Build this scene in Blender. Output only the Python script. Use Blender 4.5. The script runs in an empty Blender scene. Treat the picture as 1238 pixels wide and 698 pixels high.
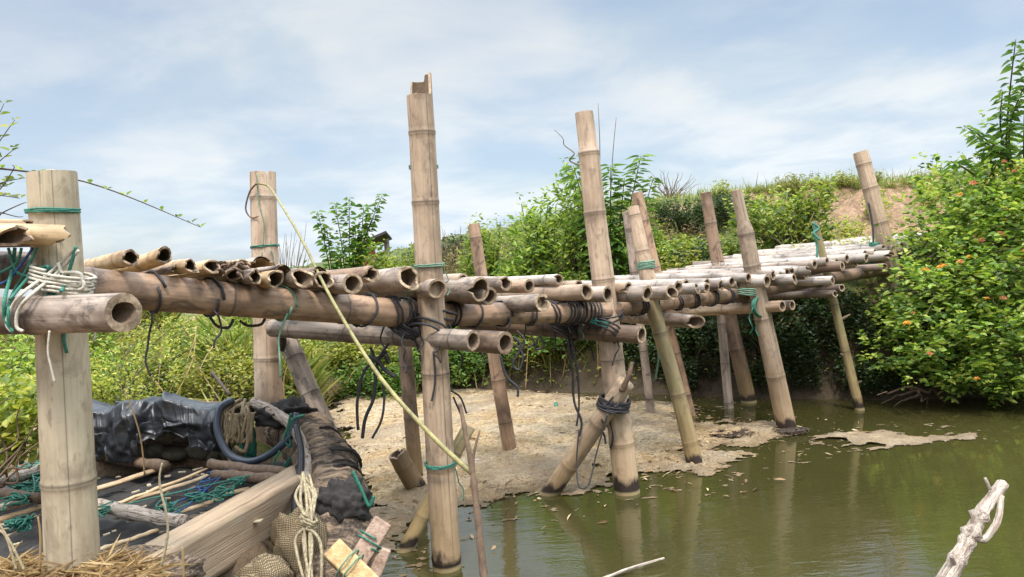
import bpy, math, random
import numpy as np
from mathutils import Vector, Matrix
C = bpy.context
SC = C.scene
COL = SC.collection
R_ = random.Random(7)
NR = np.random.RandomState(11)
PI = math.pi

# ------------------------------------------------------------------ camera
FPX, CX, CY = 900.0, 619.0, 349.0          # focal length and centre in pixels of the 1238 px photograph
CAMH = 1.21
PITCH = math.atan(29/900); ROLL = math.radians(4.5)
f_ = Vector((0, math.cos(PITCH), -math.sin(PITCH)))
r0 = Vector((1, 0, 0)); u0 = Vector((0, math.sin(PITCH), math.cos(PITCH)))
r_ = math.cos(ROLL)*r0 - math.sin(ROLL)*u0
u_ = math.sin(ROLL)*r0 + math.cos(ROLL)*u0
CP = Vector((0, 0, CAMH))
cd = bpy.data.cameras.new('camera'); cam = bpy.data.objects.new('camera', cd); COL.objects.link(cam)
cd.sensor_width = 36; cd.lens = 36*FPX/1238; cd.clip_start = .05; cd.clip_end = 2000
M = Matrix((r_, u_, -f_)).transposed().to_4x4(); M.translation = CP
cam.matrix_world = M; SC.camera = cam

def ray(px, py):
    return f_ + r_*((px-CX)/FPX) - u_*((py-CY)/FPX)
def P(px, py, Y):
    d = ray(px, py); return CP + d*(Y/d.y)
def W(px, py, z=0.0):
    d = ray(px, py); return CP + d*((z-CAMH)/d.z)

# ------------------------------------------------------------------ colour / material helpers
def lin(c):
    c /= 255.0
    return c/12.92 if c <= .04045 else ((c+.055)/1.055)**2.4
def rgb(r, g, b): return (lin(r), lin(g), lin(b), 1)

class NT:
    def __init__(s, name):
        s.m = bpy.data.materials.new(name); s.m.use_nodes = True
        s.t = s.m.node_tree; s.n = s.t.nodes; s.n.clear()
        s.out = s.n.new('ShaderNodeOutputMaterial')
    def N(s, typ, **kw):
        n = s.n.new(typ)
        for k, v in kw.items():
            if k[0] == '_': setattr(n, k[1:], v)
            else:
                s.set(n, k, v)
        return n
    def set(s, n, k, v):
        i = n.inputs[int(k[1:])] if (k[0] == 'i' and k[1:].isdigit()) else n.inputs[k]
        if isinstance(v, bpy.types.NodeSocket): s.t.links.new(v, i)
        else: i.default_value = v
    def math(s, op, a, b=0.0, clamp=False):
        n = s.n.new('ShaderNodeMath'); n.operation = op; n.use_clamp = clamp
        s.set(n, 'i0', a); s.set(n, 'i1', b); return n.outputs[0]
    def mix(s, f, a, b, mode='MIX'):
        n = s.n.new('ShaderNodeMix'); n.data_type = 'RGBA'; n.blend_type = mode
        for i, v in ((0, f), (6, a), (7, b)):
            if isinstance(v, bpy.types.NodeSocket): s.t.links.new(v, n.inputs[i])
            else: n.inputs[i].default_value = v
        return n.outputs[2]
    def mapr(s, v, a, b, c=0.0, d=1.0):
        n = s.n.new('ShaderNodeMapRange'); s.set(n, 'i0', v)
        for i, x in zip((1, 2, 3, 4), (a, b, c, d)): n.inputs[i].default_value = x
        return n.outputs[0]
    def scale(s, vec, sc, loc=None):
        n = s.n.new('ShaderNodeMapping'); s.set(n, 'i0', vec)
        if loc is not None: s.set(n, 'Location', loc)
        n.inputs['Scale'].default_value = sc; return n.outputs[0]
    def noise(s, vec, sc=1.0, det=4.0, rough=.55, dist=0.0):
        n = s.n.new('ShaderNodeTexNoise'); s.set(n, 'Vector', vec)
        n.inputs['Scale'].default_value = sc; n.inputs['Detail'].default_value = det
        n.inputs['Roughness'].default_value = rough; n.inputs['Distortion'].default_value = dist
        return n.outputs[0]
    def attr(s, name):
        n = s.n.new('ShaderNodeAttribute'); n.attribute_name = name; return n
    def bump(s, h, strength=.3, dist=.01):
        n = s.n.new('ShaderNodeBump'); s.set(n, 'Height', h)
        n.inputs['Strength'].default_value = strength; n.inputs['Distance'].default_value = dist
        return n.outputs[0]
    def bsdf(s, col, rough=.6, normal=None, **kw):
        b = s.n.new('ShaderNodeBsdfPrincipled'); s.set(b, 'Base Color', col); s.set(b, 'Roughness', rough)
        if normal is not None: s.set(b, 'Normal', normal)
        for k, v in kw.items(): s.set(b, k.replace('_', ' '), v)
        s.t.links.new(b.outputs[0], s.out.inputs[0]); return b

def bamboo_mat(name, c1, c2, cd_, patch=.5, wet=False, algae=0.0):
    t = NT(name)
    oi = t.N('ShaderNodeObjectInfo')
    pc = t.attr('pc').outputs['Vector']; nd = t.attr('nd').outputs['Fac']; ck = t.attr('ck').outputs['Fac']
    off = t.N('ShaderNodeCombineXYZ', X=t.math('MULTIPLY', oi.outputs['Random'], 37.0), Z=t.math('MULTIPLY', oi.outputs['Random'], 91.0)).outputs[0]
    streak = t.noise(t.scale(pc, (55, 55, 1.6), off), 1, 5, .6)
    fine = t.noise(t.scale(pc, (160, 160, 7), off), 1, 3, .6)
    pat = t.noise(t.scale(pc, (7, 7, 3.2), off), 1, 5, .62, .4)
    spots = t.noise(t.scale(pc, (38, 38, 16), off), 1, 3, .5)
    crack = t.noise(t.scale(pc, (75, 75, .8), off), 1, 2, .5)
    col = t.mix(t.mapr(streak, .32, .68), c1, c2)
    col = t.mix(t.math('MULTIPLY', t.mapr(pat, .47, .66), patch), col, cd_)
    col = t.mix(t.math('MULTIPLY', t.mapr(pat, .5, .3), .45), col, tuple(min(1, x*1.22) for x in c1[:3])+(1,))
    mould = t.noise(t.scale(pc, (16, 16, 9), off), 1, 6, .7, .6)
    col = t.mix(t.math('MULTIPLY', t.mapr(mould, .53, .63), .75*patch), col, tuple(x*.4 for x in cd_[:3])+(1,))
    col = t.mix(t.math('MULTIPLY', t.mapr(spots, .62, .72), .5), col, tuple(x*.45 for x in cd_[:3])+(1,))
    col = t.mix(t.math('MULTIPLY', t.mapr(fine, .55, .75), .3), col, cd_)
    col = t.mix(t.math('MULTIPLY', t.mapr(crack, .655, .69), .45), col, tuple(x*.25 for x in cd_[:3])+(1,))
    if algae:
        al = t.noise(t.scale(pc, (14, 14, 2.2), off), 1, 4, .6)
        col = t.mix(t.math('MULTIPLY', t.mapr(al, .45, .62), algae), col, rgb(105, 105, 60))
    # nodes: a thin dark scar and a paler band just above it
    ab = t.math('ABSOLUTE', nd)
    col = t.mix(t.math('MULTIPLY', t.mapr(ab, .006, .0015), .75), col, tuple(x*.4 for x in cd_[:3])+(1,))
    col = t.mix(t.math('MULTIPLY', t.mapr(ab, .045, .012), .22), col, tuple(x*.6 for x in cd_[:3])+(1,))
    col = t.mix(t.math('MULTIPLY', t.math('POWER', ck, 7.0), .85), col, (.03, .02, .015, 1))
    rb_ = t.math('FRACT', t.math('MULTIPLY', oi.outputs['Random'], 17.3))
    col = t.mix(t.math('MULTIPLY', rb_, .22), col, t.mix(t.mapr(pat, .4, .6), rgb(150, 142, 134), rgb(112, 98, 86)))
    br = t.math('ADD', t.math('MULTIPLY', oi.outputs['Random'], .42), .78)
    col = t.mix(1.0, col, t.N('ShaderNodeCombineColor', Red=br, Green=br, Blue=br).outputs[0], 'MULTIPLY')
    if wet:
        g = t.N('ShaderNodeNewGeometry'); z = t.N('ShaderNodeSeparateXYZ', Vector=g.outputs['Position']).outputs[2]
        zz = t.math('ADD', z, t.math('MULTIPLY', t.math('SUBTRACT', pat, .5), .3))
        col = t.mix(t.math('MULTIPLY', t.mapr(zz, .5, .12), .4), col, rgb(168, 138, 92))
        col = t.mix(t.mapr(zz, .085, .05), col, rgb(46, 34, 26))
        col = t.mix(t.mapr(z, .022, .012), col, rgb(150, 132, 96))
    h = t.math('ADD', t.math('MULTIPLY', streak, .6), t.math('MULTIPLY', fine, .4))
    h = t.math('SUBTRACT', h, t.math('MULTIPLY', t.mapr(crack, .655, .69), .8))
    t.bsdf(col, t.mapr(streak, .3, .7, .5, .72), t.bump(h, .45, .004))
    return t.m

def plain_mat(name, ca, cb, sc=20, rough=.7, bumpd=.004, stretch=(1, 1, 1), bs=.4, **kw):
    t = NT(name); tc = t.N('ShaderNodeTexCoord').outputs['Object']
    n = t.noise(t.scale(tc, stretch), sc, 5, .6)
    n2 = t.noise(t.scale(tc, stretch), sc*4.3, 3, .6)
    f = t.math('ADD', t.math('MULTIPLY', n, .7), t.math('MULTIPLY', n2, .3))
    t.bsdf(t.mix(t.mapr(f, .36, .64), ca, cb), rough, t.bump(f, bs, bumpd), **kw); return t.m

def leaf_mat(name, cols, trans=.35, rough=.5):
    t = NT(name); g = t.N('ShaderNodeNewGeometry'); oi = t.N('ShaderNodeObjectInfo')
    rp = t.N('ShaderNodeValToRGB', Fac=g.outputs['Random Per Island'])
    e = rp.color_ramp.elements
    while len(e) < len(cols): e.new(.5)
    for i, c in enumerate(cols): e[i].position = i/(len(cols)-1); e[i].color = c
    hs = t.N('ShaderNodeHueSaturation', Color=rp.outputs[0], Hue=t.mapr(oi.outputs['Random'], 0, 1, .488, .512), Value=t.mapr(oi.outputs['Random'], 0, 1, .85, 1.15)).outputs[0]
    b = t.N('ShaderNodeBsdfPrincipled', Roughness=rough); t.set(b, 'Base Color', hs)
    tr = t.N('ShaderNodeBsdfTranslucent'); t.set(tr, 'Color', t.mix(1.0, hs, (1.25, 1.25, .6, 1), 'MULTIPLY'))
    mx = t.N('ShaderNodeMixShader', i0=trans, i1=b.outputs[0], i2=tr.outputs[0])
    t.t.links.new(mx.outputs[0], t.out.inputs[0]); return t.m

MT = {}
MT['tan'] = bamboo_mat('bamboo_tan', rgb(192, 167, 142), rgb(162, 136, 111), rgb(120, 98, 80), .55, True)
MT['pale'] = bamboo_mat('bamboo_pale', rgb(192, 177, 150), rgb(170, 152, 124), rgb(132, 114, 92), .45, True)
MT['grey'] = bamboo_mat('bamboo_grey', rgb(176, 158, 142), rgb(138, 120, 106), rgb(84, 68, 58), .9)
MT['ash'] = bamboo_mat('bamboo_ash', rgb(190, 177, 164), rgb(156, 143, 132), rgb(100, 88, 80), .8)
MT['orange'] = bamboo_mat('bamboo_orange', rgb(180, 147, 118), rgb(149, 117, 92), rgb(88, 67, 53), .85)
MT['dark'] = bamboo_mat('bamboo_dark', rgb(130, 104, 84), rgb(96, 76, 60), rgb(62, 48, 38), .8, True)
MT['yellow'] = bamboo_mat('bamboo_yellow', rgb(186, 164, 118), rgb(158, 138, 98), rgb(110, 94, 66), .5, True, .5)
def cut_mat():
    t = NT('bamboo_cut_end'); oi = t.N('ShaderNodeObjectInfo'); tc = t.N('ShaderNodeTexCoord').outputs['Object']; n = t.noise(tc, 70, 5, .65)
    c = t.mix(t.mapr(n, .36, .64), rgb(190, 168, 138), rgb(128, 104, 82)); c = t.mix(t.math('MULTIPLY', t.math('FRACT', t.math('MULTIPLY', oi.outputs['Random'], 7.7)), .7), c, rgb(112, 90, 72))
    t.bsdf(c, .85, t.bump(n, .5, .004)); return t.m
MT['wood_cut'] = cut_mat()
MT['pith'] = plain_mat('bamboo_inside', rgb(120, 100, 80), rgb(84, 66, 52), 45, .9)
MT['splinter'] = bamboo_mat('bamboo_split', rgb(208, 180, 138), rgb(172, 138, 98), rgb(118, 86, 58), .6)

def cord_mat(name, a, b): return plain_mat(name, a, b, 120, .65, .002)
MT['blackcord'] = cord_mat('black_cord', rgb(28, 26, 30), rgb(58, 54, 56))
MT['green'] = cord_mat('green_twine', rgb(28, 84, 72), rgb(58, 128, 106))
MT['greengrey'] = cord_mat('faded_green_twine', rgb(70, 112, 92), rgb(120, 146, 122))
MT['rope'] = cord_mat('pale_rope', rgb(184, 170, 138), rgb(112, 98, 74))
MT['hemp'] = cord_mat('brown_rope', rgb(150, 130, 98), rgb(104, 86, 62))
MT['white'] = cord_mat('white_cord', rgb(206, 198, 182), rgb(160, 150, 134))
MT['bluecord'] = cord_mat('blue_twine', rgb(24, 58, 108), rgb(44, 84, 132))
MT['twig'] = plain_mat('twig_bark', rgb(128, 104, 84), rgb(84, 66, 52), 40, .8)
MT['dtwig'] = plain_mat('dark_bark', rgb(82, 66, 54), rgb(48, 38, 32), 40, .8)
MT['cane'] = plain_mat('green_cane', rgb(150, 140, 84), rgb(96, 88, 52), 26, .55, .003, (1, 1, .4))
def drift_mat():
    t = NT('driftwood'); pc = t.attr('pc').outputs['Vector']; a = t.noise(t.scale(pc, (120, 120, 9)), 1, 5, .65, .4); b = t.noise(t.scale(pc, (50, 50, 26)), 1, 5, .65); d = t.noise(t.scale(pc, (240, 240, 5)), 1, 2, .5)
    c = t.mix(t.mapr(a, .36, .64), rgb(204, 190, 176), rgb(150, 130, 114)); c = t.mix(t.math('MULTIPLY', t.mapr(b, .54, .64), .8), c, rgb(98, 78, 62)); c = t.mix(t.math('MULTIPLY', t.mapr(d, .62, .68), .8), c, rgb(66, 52, 42))
    t.bsdf(c, .85, t.bump(t.math('ADD', a, t.math('SUBTRACT', b, d)), 1.0, .008)); return t.m
MT['drift'] = drift_mat()
MT['stem'] = plain_mat('plant_stem', rgb(104, 100, 62), rgb(72, 66, 42), 30, .7)
MT['leafA'] = leaf_mat('leaf_yellow_green', [rgb(86, 102, 46), rgb(126, 138, 58), rgb(160, 164, 78), rgb(190, 178, 96)], .42)
MT['leafB'] = leaf_mat('leaf_mid_green', [rgb(62, 92, 42), rgb(94, 126, 54), rgb(128, 152, 70)], .42)
MT['leafC'] = leaf_mat('leaf_fresh_green', [rgb(72, 94, 44), rgb(108, 132, 58), rgb(146, 164, 74), rgb(180, 184, 98)], .42)
MT['leafE'] = leaf_mat('leaf_bright_green', [rgb(66, 94, 42), rgb(106, 138, 58), rgb(150, 174, 78), rgb(192, 196, 108)], .45)
MT['leafD'] = leaf_mat('leaf_dark_green', [rgb(38, 54, 30), rgb(56, 76, 38), rgb(82, 98, 48)], .25)  # dark foliage, its tone also standing in for shade under the deck
MT['dry'] = leaf_mat('dry_brush', [rgb(120, 100, 74), rgb(146, 128, 92), rgb(112, 112, 62)], .2, .8)
MT['straw'] = leaf_mat('straw', [rgb(196, 170, 124), rgb(164, 136, 94), rgb(120, 96, 68)], .15, .8)
MT['grassm'] = leaf_mat('grass_blade', [rgb(84, 104, 42), rgb(120, 136, 58), rgb(150, 152, 80), rgb(176, 158, 108)], .35, .6)
MT['petal_o'] = leaf_mat('petal_orange', [rgb(232, 150, 96), rgb(240, 184, 100), rgb(236, 204, 120)], .3)
MT['petal_p'] = leaf_mat('petal_pink', [rgb(226, 140, 136), rgb(234, 172, 150), rgb(240, 196, 120)], .3)

# ------------------------------------------------------------------ objects
WORG = {}
def put(o, worg, parent=None):
    COL.objects.link(o); worg = Vector(worg)
    if parent is not None:
        o.parent = parent; o.location = worg - WORG[parent.name]
    else: o.location = worg
    WORG[o.name] = worg
    return o
def tag(o, label=None, cat=None, group=None, kind=None):
    if label: o['label'] = label
    if cat: o['category'] = cat
    if group: o['group'] = group
    if kind: o['kind'] = kind
    return o
def thing(name, loc, label, cat, group=None):
    o = bpy.data.objects.new(name, None); o.empty_display_size = .1
    put(o, loc); return tag(o, label, cat, group)

class MB:
    def __init__(s): s.v = []; s.f = []; s.mi = []; s.pc = []; s.nd = []; s.ck = []
    def vert(s, p, pc=(0, 0, 0), nd=1.0, ck=0.0):
        s.v.append(tuple(p)); s.pc.append(tuple(pc)); s.nd.append(nd); s.ck.append(ck); return len(s.v)-1
    def face(s, idx, mi=0): s.f.append(idx); s.mi.append(mi)
    def build(s, name, mats, parent=None, smooth=True):
        if not isinstance(mats, (list, tuple)): mats = [mats]
        a = np.array(s.v, dtype=float)
        lo, hi = a.min(0), a.max(0)
        org = np.array(((lo[0]+hi[0])/2, (lo[1]+hi[1])/2, lo[2]))
        me = bpy.data.meshes.new(name); me.from_pydata((a-org).tolist(), [], s.f)
        for m in mats: me.materials.append(m)
        me.polygons.foreach_set('material_index', s.mi)
        me.polygons.foreach_set('use_smooth', [smooth]*len(s.f))
        at = me.attributes.new('pc', 'FLOAT_VECTOR', 'POINT'); at.data.foreach_set('vector', np.array(s.pc, dtype=np.float32).ravel())
        at = me.attributes.new('nd', 'FLOAT', 'POINT'); at.data.foreach_set('value', s.nd)
        at = me.attributes.new('ck', 'FLOAT', 'POINT'); at.data.foreach_set('value', s.ck)
        me.update()
        return put(bpy.data.objects.new(name, me), org, parent)
    # --- swept tube along a path
    def tube(s, pts, rad, seg=8, cap=True, mi=0, wob=0.0, flat=1.0, rnd=R_):
        pts = [Vector(p) for p in pts]; n = len(pts)
        if not isinstance(rad, (list, tuple)): rad = [rad]*n
        prev = None; rings = []; L = 0
        for i, p in enumerate(pts):
            t = (pts[min(i+1, n-1)] - pts[max(i-1, 0)])
            if t.length < 1e-9: t = Vector((0, 0, 1))
            t.normalize()
            if prev is None:
                e1 = Vector((1, 0, 0)) if abs(t.x) < .8 else Vector((0, 0, 1))
            else: e1 = prev
            e1 = (e1 - t*e1.dot(t)).normalized(); prev = e1; e2 = t.cross(e1)
            if i: L += (p-pts[i-1]).length
            ring = []
            for k in range(seg):
                a = 2*PI*k/seg; rr = rad[i]*(1+wob*rnd.uniform(-1, 1))
                ring.append(s.vert(p + e1*(math.cos(a)*rr) + e2*(math.sin(a)*rr*flat), (math.cos(a)*rr, math.sin(a)*rr, L)))
            rings.append(ring)
        for a, b in zip(rings, rings[1:]):
            for k in range(seg):
                s.face((a[k], a[(k+1) % seg], b[(k+1) % seg], b[k]), mi)
        if cap:
            s.face(tuple(reversed(rings[0])), mi); s.face(tuple(rings[-1]), mi)
        return rings
    def box(s, c, ax, ay, az, mi=0, bev=0.0):
        c = Vector(c)
        idx = {}
        for i in (-1, 1):
            for j in (-1, 1):
                for k in (-1, 1):
                    idx[i, j, k] = s.vert(c + ax*i + ay*j + az*k, (i, j, k))
        for q in (((-1,-1,-1),(-1,1,-1),(1,1,-1),(1,-1,-1)), ((-1,-1,1),(1,-1,1),(1,1,1),(-1,1,1)), ((-1,-1,-1),(1,-1,-1),(1,-1,1),(-1,-1,1)),
                  ((1,-1,-1),(1,1,-1),(1,1,1),(1,-1,1)), ((1,1,-1),(-1,1,-1),(-1,1,1),(1,1,1)), ((-1,1,-1),(-1,-1,-1),(-1,-1,1),(-1,1,1))):
            s.face(tuple(idx[x] for x in q), mi)

def spline(pts, n=8):
    """Catmull-Rom through the points"""
    pts = [Vector(p) for p in pts]; out = []
    for i in range(len(pts)-1):
        p0 = pts[max(i-1, 0)]; p1 = pts[i]; p2 = pts[i+1]; p3 = pts[min(i+2, len(pts)-1)]
        for k in range(n):
            t = k/n
            out.append(.5*((2*p1) + (p2-p0)*t + (2*p0-5*p1+4*p2-p3)*t*t + (3*p1-p0-3*p2+p3)*t**3))
    out.append(pts[-1]); return out

def bamboo(name, A, B, rA, rB, mat='grey', parent=None, seg=20, sp=.28, first=None, openA=True, openB=True, bend=0.0,
           ragA=0.0, ragB=0.0, fnB=None, fnA=None, plugB=None, crack=None, wall=.7, nodes=None, seed=None, step=None, label=None, bump=1.0, bow=None):
    """one bamboo culm with swollen nodes, hollow cut ends and slightly crooked axis"""
    rn = random.Random(seed if seed is not None else R_.random())
    A = Vector(A); B = Vector(B); ax = B-A; L = ax.length; t = ax/L
    e1 = Vector((1, 0, 0))
    if abs(t.x) > .75: e1 = Vector((0, 0, 1))
    e1 = (e1-t*e1.dot(t)).normalized(); e2 = t.cross(e1)
    bdir = bow if bow is not None else (e1*rn.uniform(-1, 1)+e2*rn.uniform(-1, 1))
    mb = MB()
    if nodes is None:
        nodes = []; s = first if first is not None else rn.uniform(.05, sp)
        while s < L-.02:
            nodes.append(s); s += sp*rn.uniform(.8, 1.2)
    nodes = sorted(nodes)
    S = {0.0, L}
    s = .0
    while s < L: S.add(s); s += .07
    S = [x for x in S if all(abs(x-n) > .024 for n in nodes) or x in (0.0, L)]
    prof = {}
    for n in nodes:
        for d, k in ((-.022, 0), (-.010, .012), (-.004, .055), (0.0, .03), (.004, .045), (.011, .006), (.022, 0)):
            if 0 < n+d < L: prof[n+d] = k; S.append(n+d)
    S = sorted(set(S))
    lob = [rn.uniform(-.02, .02) for _ in range(seg)]
    kink = {n: (rn.uniform(-1, 1), rn.uniform(-1, 1)) for n in nodes}
    def centre(s):
        u = s/L; p = A + ax*u + bdir*(bend*4*u*(1-u))
        if nodes:
            xs = [0]+nodes+[L]
            for a, b in zip(xs, xs[1:]):
                if a <= s <= b:
                    ka = kink.get(a, (0, 0)); kb = kink.get(b, (0, 0)); w = (s-a)/max(1e-6, b-a)
                    kk = .05*(rA+rB)*.5*bump
                    p = p + e1*((ka[0]*(1-w)+kb[0]*w)*kk) + e2*((ka[1]*(1-w)+kb[1]*w)*kk); break
        return p
    def radius(s):
        u = s/L; r = rA+(rB-rA)*u + prof.get(s, 0)*bump*(rA+rB)*.5
        if step:
            for (ss, k) in step:
                if s > ss: r *= k
        return r
    ragA_ = [rn.uniform(0, ragA) for _ in range(seg)]; ragB_ = [rn.uniform(-ragB, 0) for _ in range(seg)]
    if ragA or ragB:
        p1, p2, p3 = rn.uniform(0, 6.28), rn.uniform(0, 6.28), rn.uniform(0, 6.28)
        tf = [.5+.28*math.sin(2*PI*k/seg+p1)+.16*math.sin(4*PI*k/seg+p2)+.10*math.sin(10*PI*k/seg+p3)+rn.uniform(-.07, .07) for k in range(seg)]
        if ragA: ragA_ = [ragA*x for x in tf]
        if ragB: ragB_ = [-ragB*x for x in tf]
    ck = int(round(((crack % (2*PI))/(2*PI))*seg)) % seg if crack is not None else None
    lob2 = [rn.uniform(-.07, .07) for _ in range(seg)]; lob2 = [.5*lob2[k]+.25*lob2[k-1]+.25*lob2[(k+1) % seg] for k in range(seg)]
    ox, oy = rn.uniform(-.05, .05), rn.uniform(-.05, .05)
    def ring(s, fac=1.0, endoff=None):
        c = centre(s); r = radius(s)*fac; out = []
        ndv = min([abs(s-n) for n in nodes], default=1)
        for k in range(seg):
            a = 2*PI*k/seg; rr = r*(1+lob[k]+(lob2[k] if fac < .95 else 0))
            o = endoff[k] if endoff is not None else 0
            q = c + e1*(math.cos(a)*rr) + e2*(math.sin(a)*rr) + t*o
            out.append(mb.vert(q, (math.cos(a)*rr, math.sin(a)*rr, s+o), ndv, 1.0 if k == ck else 0.0))
        return out
    def endA():
        return [(fnA(2*PI*k/seg) if fnA else 0)+ragA_[k] for k in range(seg)]
    def endB():
        return [(fnB(2*PI*k/seg) if fnB else 0)+ragB_[k] for k in range(seg)]
    eA, eB = endA(), endB()
    if openB and not ragB > .03 and seg >= 16:
        for _ in range(rn.choice([0, 1, 1, 2])):
            k = rn.randrange(seg); eB[k] -= rn.uniform(.01, .045)
    loB = min(eB); hiA = max(eA)
    S = [s for s in S if (s == 0.0 or s > hiA+.004) and (s == L or s < L+loB-.004)]
    rings = []
    for s in S:
        if s == 0.0: rings.append(ring(s, 1, eA))
        elif s == L: rings.append(ring(s, 1, eB))
        else: rings.append(ring(s))
    for a, b in zip(rings, rings[1:]):
        for k in range(seg): mb.face((a[k], a[(k+1) % seg], b[(k+1) % seg], b[k]), 0)
    def finish(r, s, off, sgn, op, plug):
        if not op:
            c = mb.vert(centre(s)+t*(sum(off)/seg), (0, 0, s))
            for k in range(seg):
                f = (r[k], r[(k+1) % seg], c); mb.face(f if sgn > 0 else f[::-1], 1)
            return
        inn = ring(s, wall, off); depth = plug if plug else rn.choice([.05, .08, .12])
        rim = ring(s, (1+wall)/2, [o+sgn*rn.uniform(-.002, .003) for o in off])
        deep = ring(max(0, min(L, s-sgn*depth)), wall*.97, [min(0, min(off)) if sgn > 0 else max(0, max(off))]*seg)
        c = mb.vert(centre(max(0, min(L, s-sgn*depth))) + t*(min(0, min(off)) if sgn > 0 else max(0, max(off))), (0, 0, s))
        r = ring(s, 1.0, off); inn2 = ring(s, wall, off)
        for a, b, mi in ((r, rim, 1), (rim, inn, 1), (inn2, deep, 2)):
            for k in range(seg):
                f = (a[k], a[(k+1) % seg], b[(k+1) % seg], b[k]); mb.face(f if sgn > 0 else f[::-1], mi)
        for k in range(seg):
            f = (deep[k], deep[(k+1) % seg], c); mb.face(f if sgn > 0 else f[::-1], 1 if plug else 2)
    finish(rings[-1], L, eB, 1, openB, plugB)
    finish(rings[0], 0.0, eA, -1, openA, None)
    o = mb.build(name, [MT[mat], MT['wood_cut'], MT['pith']], parent)
    if label: o['label'] = label
    return o

def split_culm(name, A, B, r, a0, a1, mat='splinter', parent=None, rag=.05, thick=.006, label=None, seed=1, sp=.3):
    """a length of bamboo split lengthwise: part of the ring only, with torn ends"""
    rn = random.Random(seed); A = Vector(A); B = Vector(B); ax = B-A; L = ax.length; t = ax/L
    e1 = Vector((0, 0, 1)); e1 = (e1-t*e1.dot(t)).normalized(); e2 = t.cross(e1)
    mb = MB(); seg = 14; nodes = []; s = rn.uniform(.05, sp)
    while s < L: nodes.append(s); s += sp*rn.uniform(.8, 1.2)
    S = np.linspace(0, L, max(8, int(L/.05))); O = []; I = []
    e_off = [rn.uniform(-rag, 0) for _ in range(seg+1)]
    for i in range(1, seg+1): e_off[i] = .55*e_off[i-1]+.45*e_off[i]
    for s in S:
        ro = []; ri = []
        for k in range(seg+1):
            a = a0+(a1-a0)*k/seg
            sh = 1+.05*math.sin(s*9+a*3)+rn.uniform(-.02, .02)
            nd = min([abs(s-n) for n in nodes], default=1); rr = (r+(.0025 if nd < .02 else 0))*sh
            off = e_off[k]*(1 if s == S[-1] else 0) - (e_off[seg-k]*.6 if s == S[0] else 0)
            ro.append(mb.vert(A+t*(s+off)+e1*(math.cos(a)*rr)+e2*(math.sin(a)*rr), (math.cos(a)*rr, math.sin(a)*rr, s), nd))
            rr -= thick
            ri.append(mb.vert(A+t*(s+off)+e1*(math.cos(a)*rr)+e2*(math.sin(a)*rr), (math.cos(a)*rr, math.sin(a)*rr, s), nd))
        O.append(ro); I.append(ri)
    for i in range(len(S)-1):
        for k in range(seg):
            mb.face((O[i][k], O[i][k+1], O[i+1][k+1], O[i+1][k]), 0); mb.face((I[i][k+1], I[i][k], I[i+1][k], I[i+1][k+1]), 2)
        mb.face((O[i][0], O[i+1][0], I[i+1][0], I[i][0]), 1); mb.face((O[i+1][seg], O[i][seg], I[i][seg], I[i+1][seg]), 1)
    for k in range(seg):
        mb.face((O[-1][k], O[-1][k+1], I[-1][k+1], I[-1][k]), 1); mb.face((O[0][k+1], O[0][k], I[0][k], I[0][k+1]), 1)
    o = mb.build(name, [MT[mat], MT['wood_cut'], MT['splinter']], parent)
    if label: o['label'] = label
    return o

def wraps(name, c, axis, R, turns, spread, r, mat, parent, tail=0, wob=.06, tilt=.0, seed=None, flat=1.0):
    """cord wound round a culm: helix with jitter and loose tails"""
    rn = random.Random(seed if seed is not None else R_.random())
    c = Vector(c); t = Vector(axis).normalized(); e1 = Vector((1, .2, .1)); e1 = (e1-t*e1.dot(t)).normalized(); e2 = t.cross(e1)
    n = int(turns*18); pts = []
    ph = rn.uniform(0, 6.28)
    for i in range(n+1):
        a = ph+i/18*2*PI; u = i/n-.5
        rr = R*(1+rn.uniform(0, wob))
        pts.append(c + t*(u*spread + tilt*R*math.sin(a+ph) + rn.uniform(-1, 1)*r*.4) + e1*(math.cos(a)*rr) + e2*(math.sin(a)*rr*flat))
    mb = MB(); mb.tube(pts, r, 6)
    for _ in range(tail):
        a = rn.uniform(0, 6.28); p = c + e1*(math.cos(a)*R) + e2*(math.sin(a)*R)
        q = [p]
        for k in range(5):
            p = p + Vector((rn.uniform(-.02, .02), rn.uniform(-.02, .02), -rn.uniform(.01, .05))); q.append(p)
        mb.tube(spline(q, 4), r*.8, 5)
    return mb.build(name, MT[mat], parent)

def cord(name, pts, r, mat, parent=None, n=8, wob=0.0, seg=6):
    mb = MB(); mb.tube(spline(pts, n), r, seg, wob=wob); return mb.build(name, MT[mat], parent)

def stick(name, pts, ra, rb, mat, parent=None, wob=.08, seg=10, n=6, knots=0):
    q = spline(pts, n); m = len(q)
    rad = [ra+(rb-ra)*i/(m-1) for i in range(m)]
    for i in range(knots):
        k = R_.randrange(1, m-1); rad[k] *= 1.25
    mb = MB(); mb.tube(q, rad, seg, wob=wob); return mb.build(name, MT[mat], parent)

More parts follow.
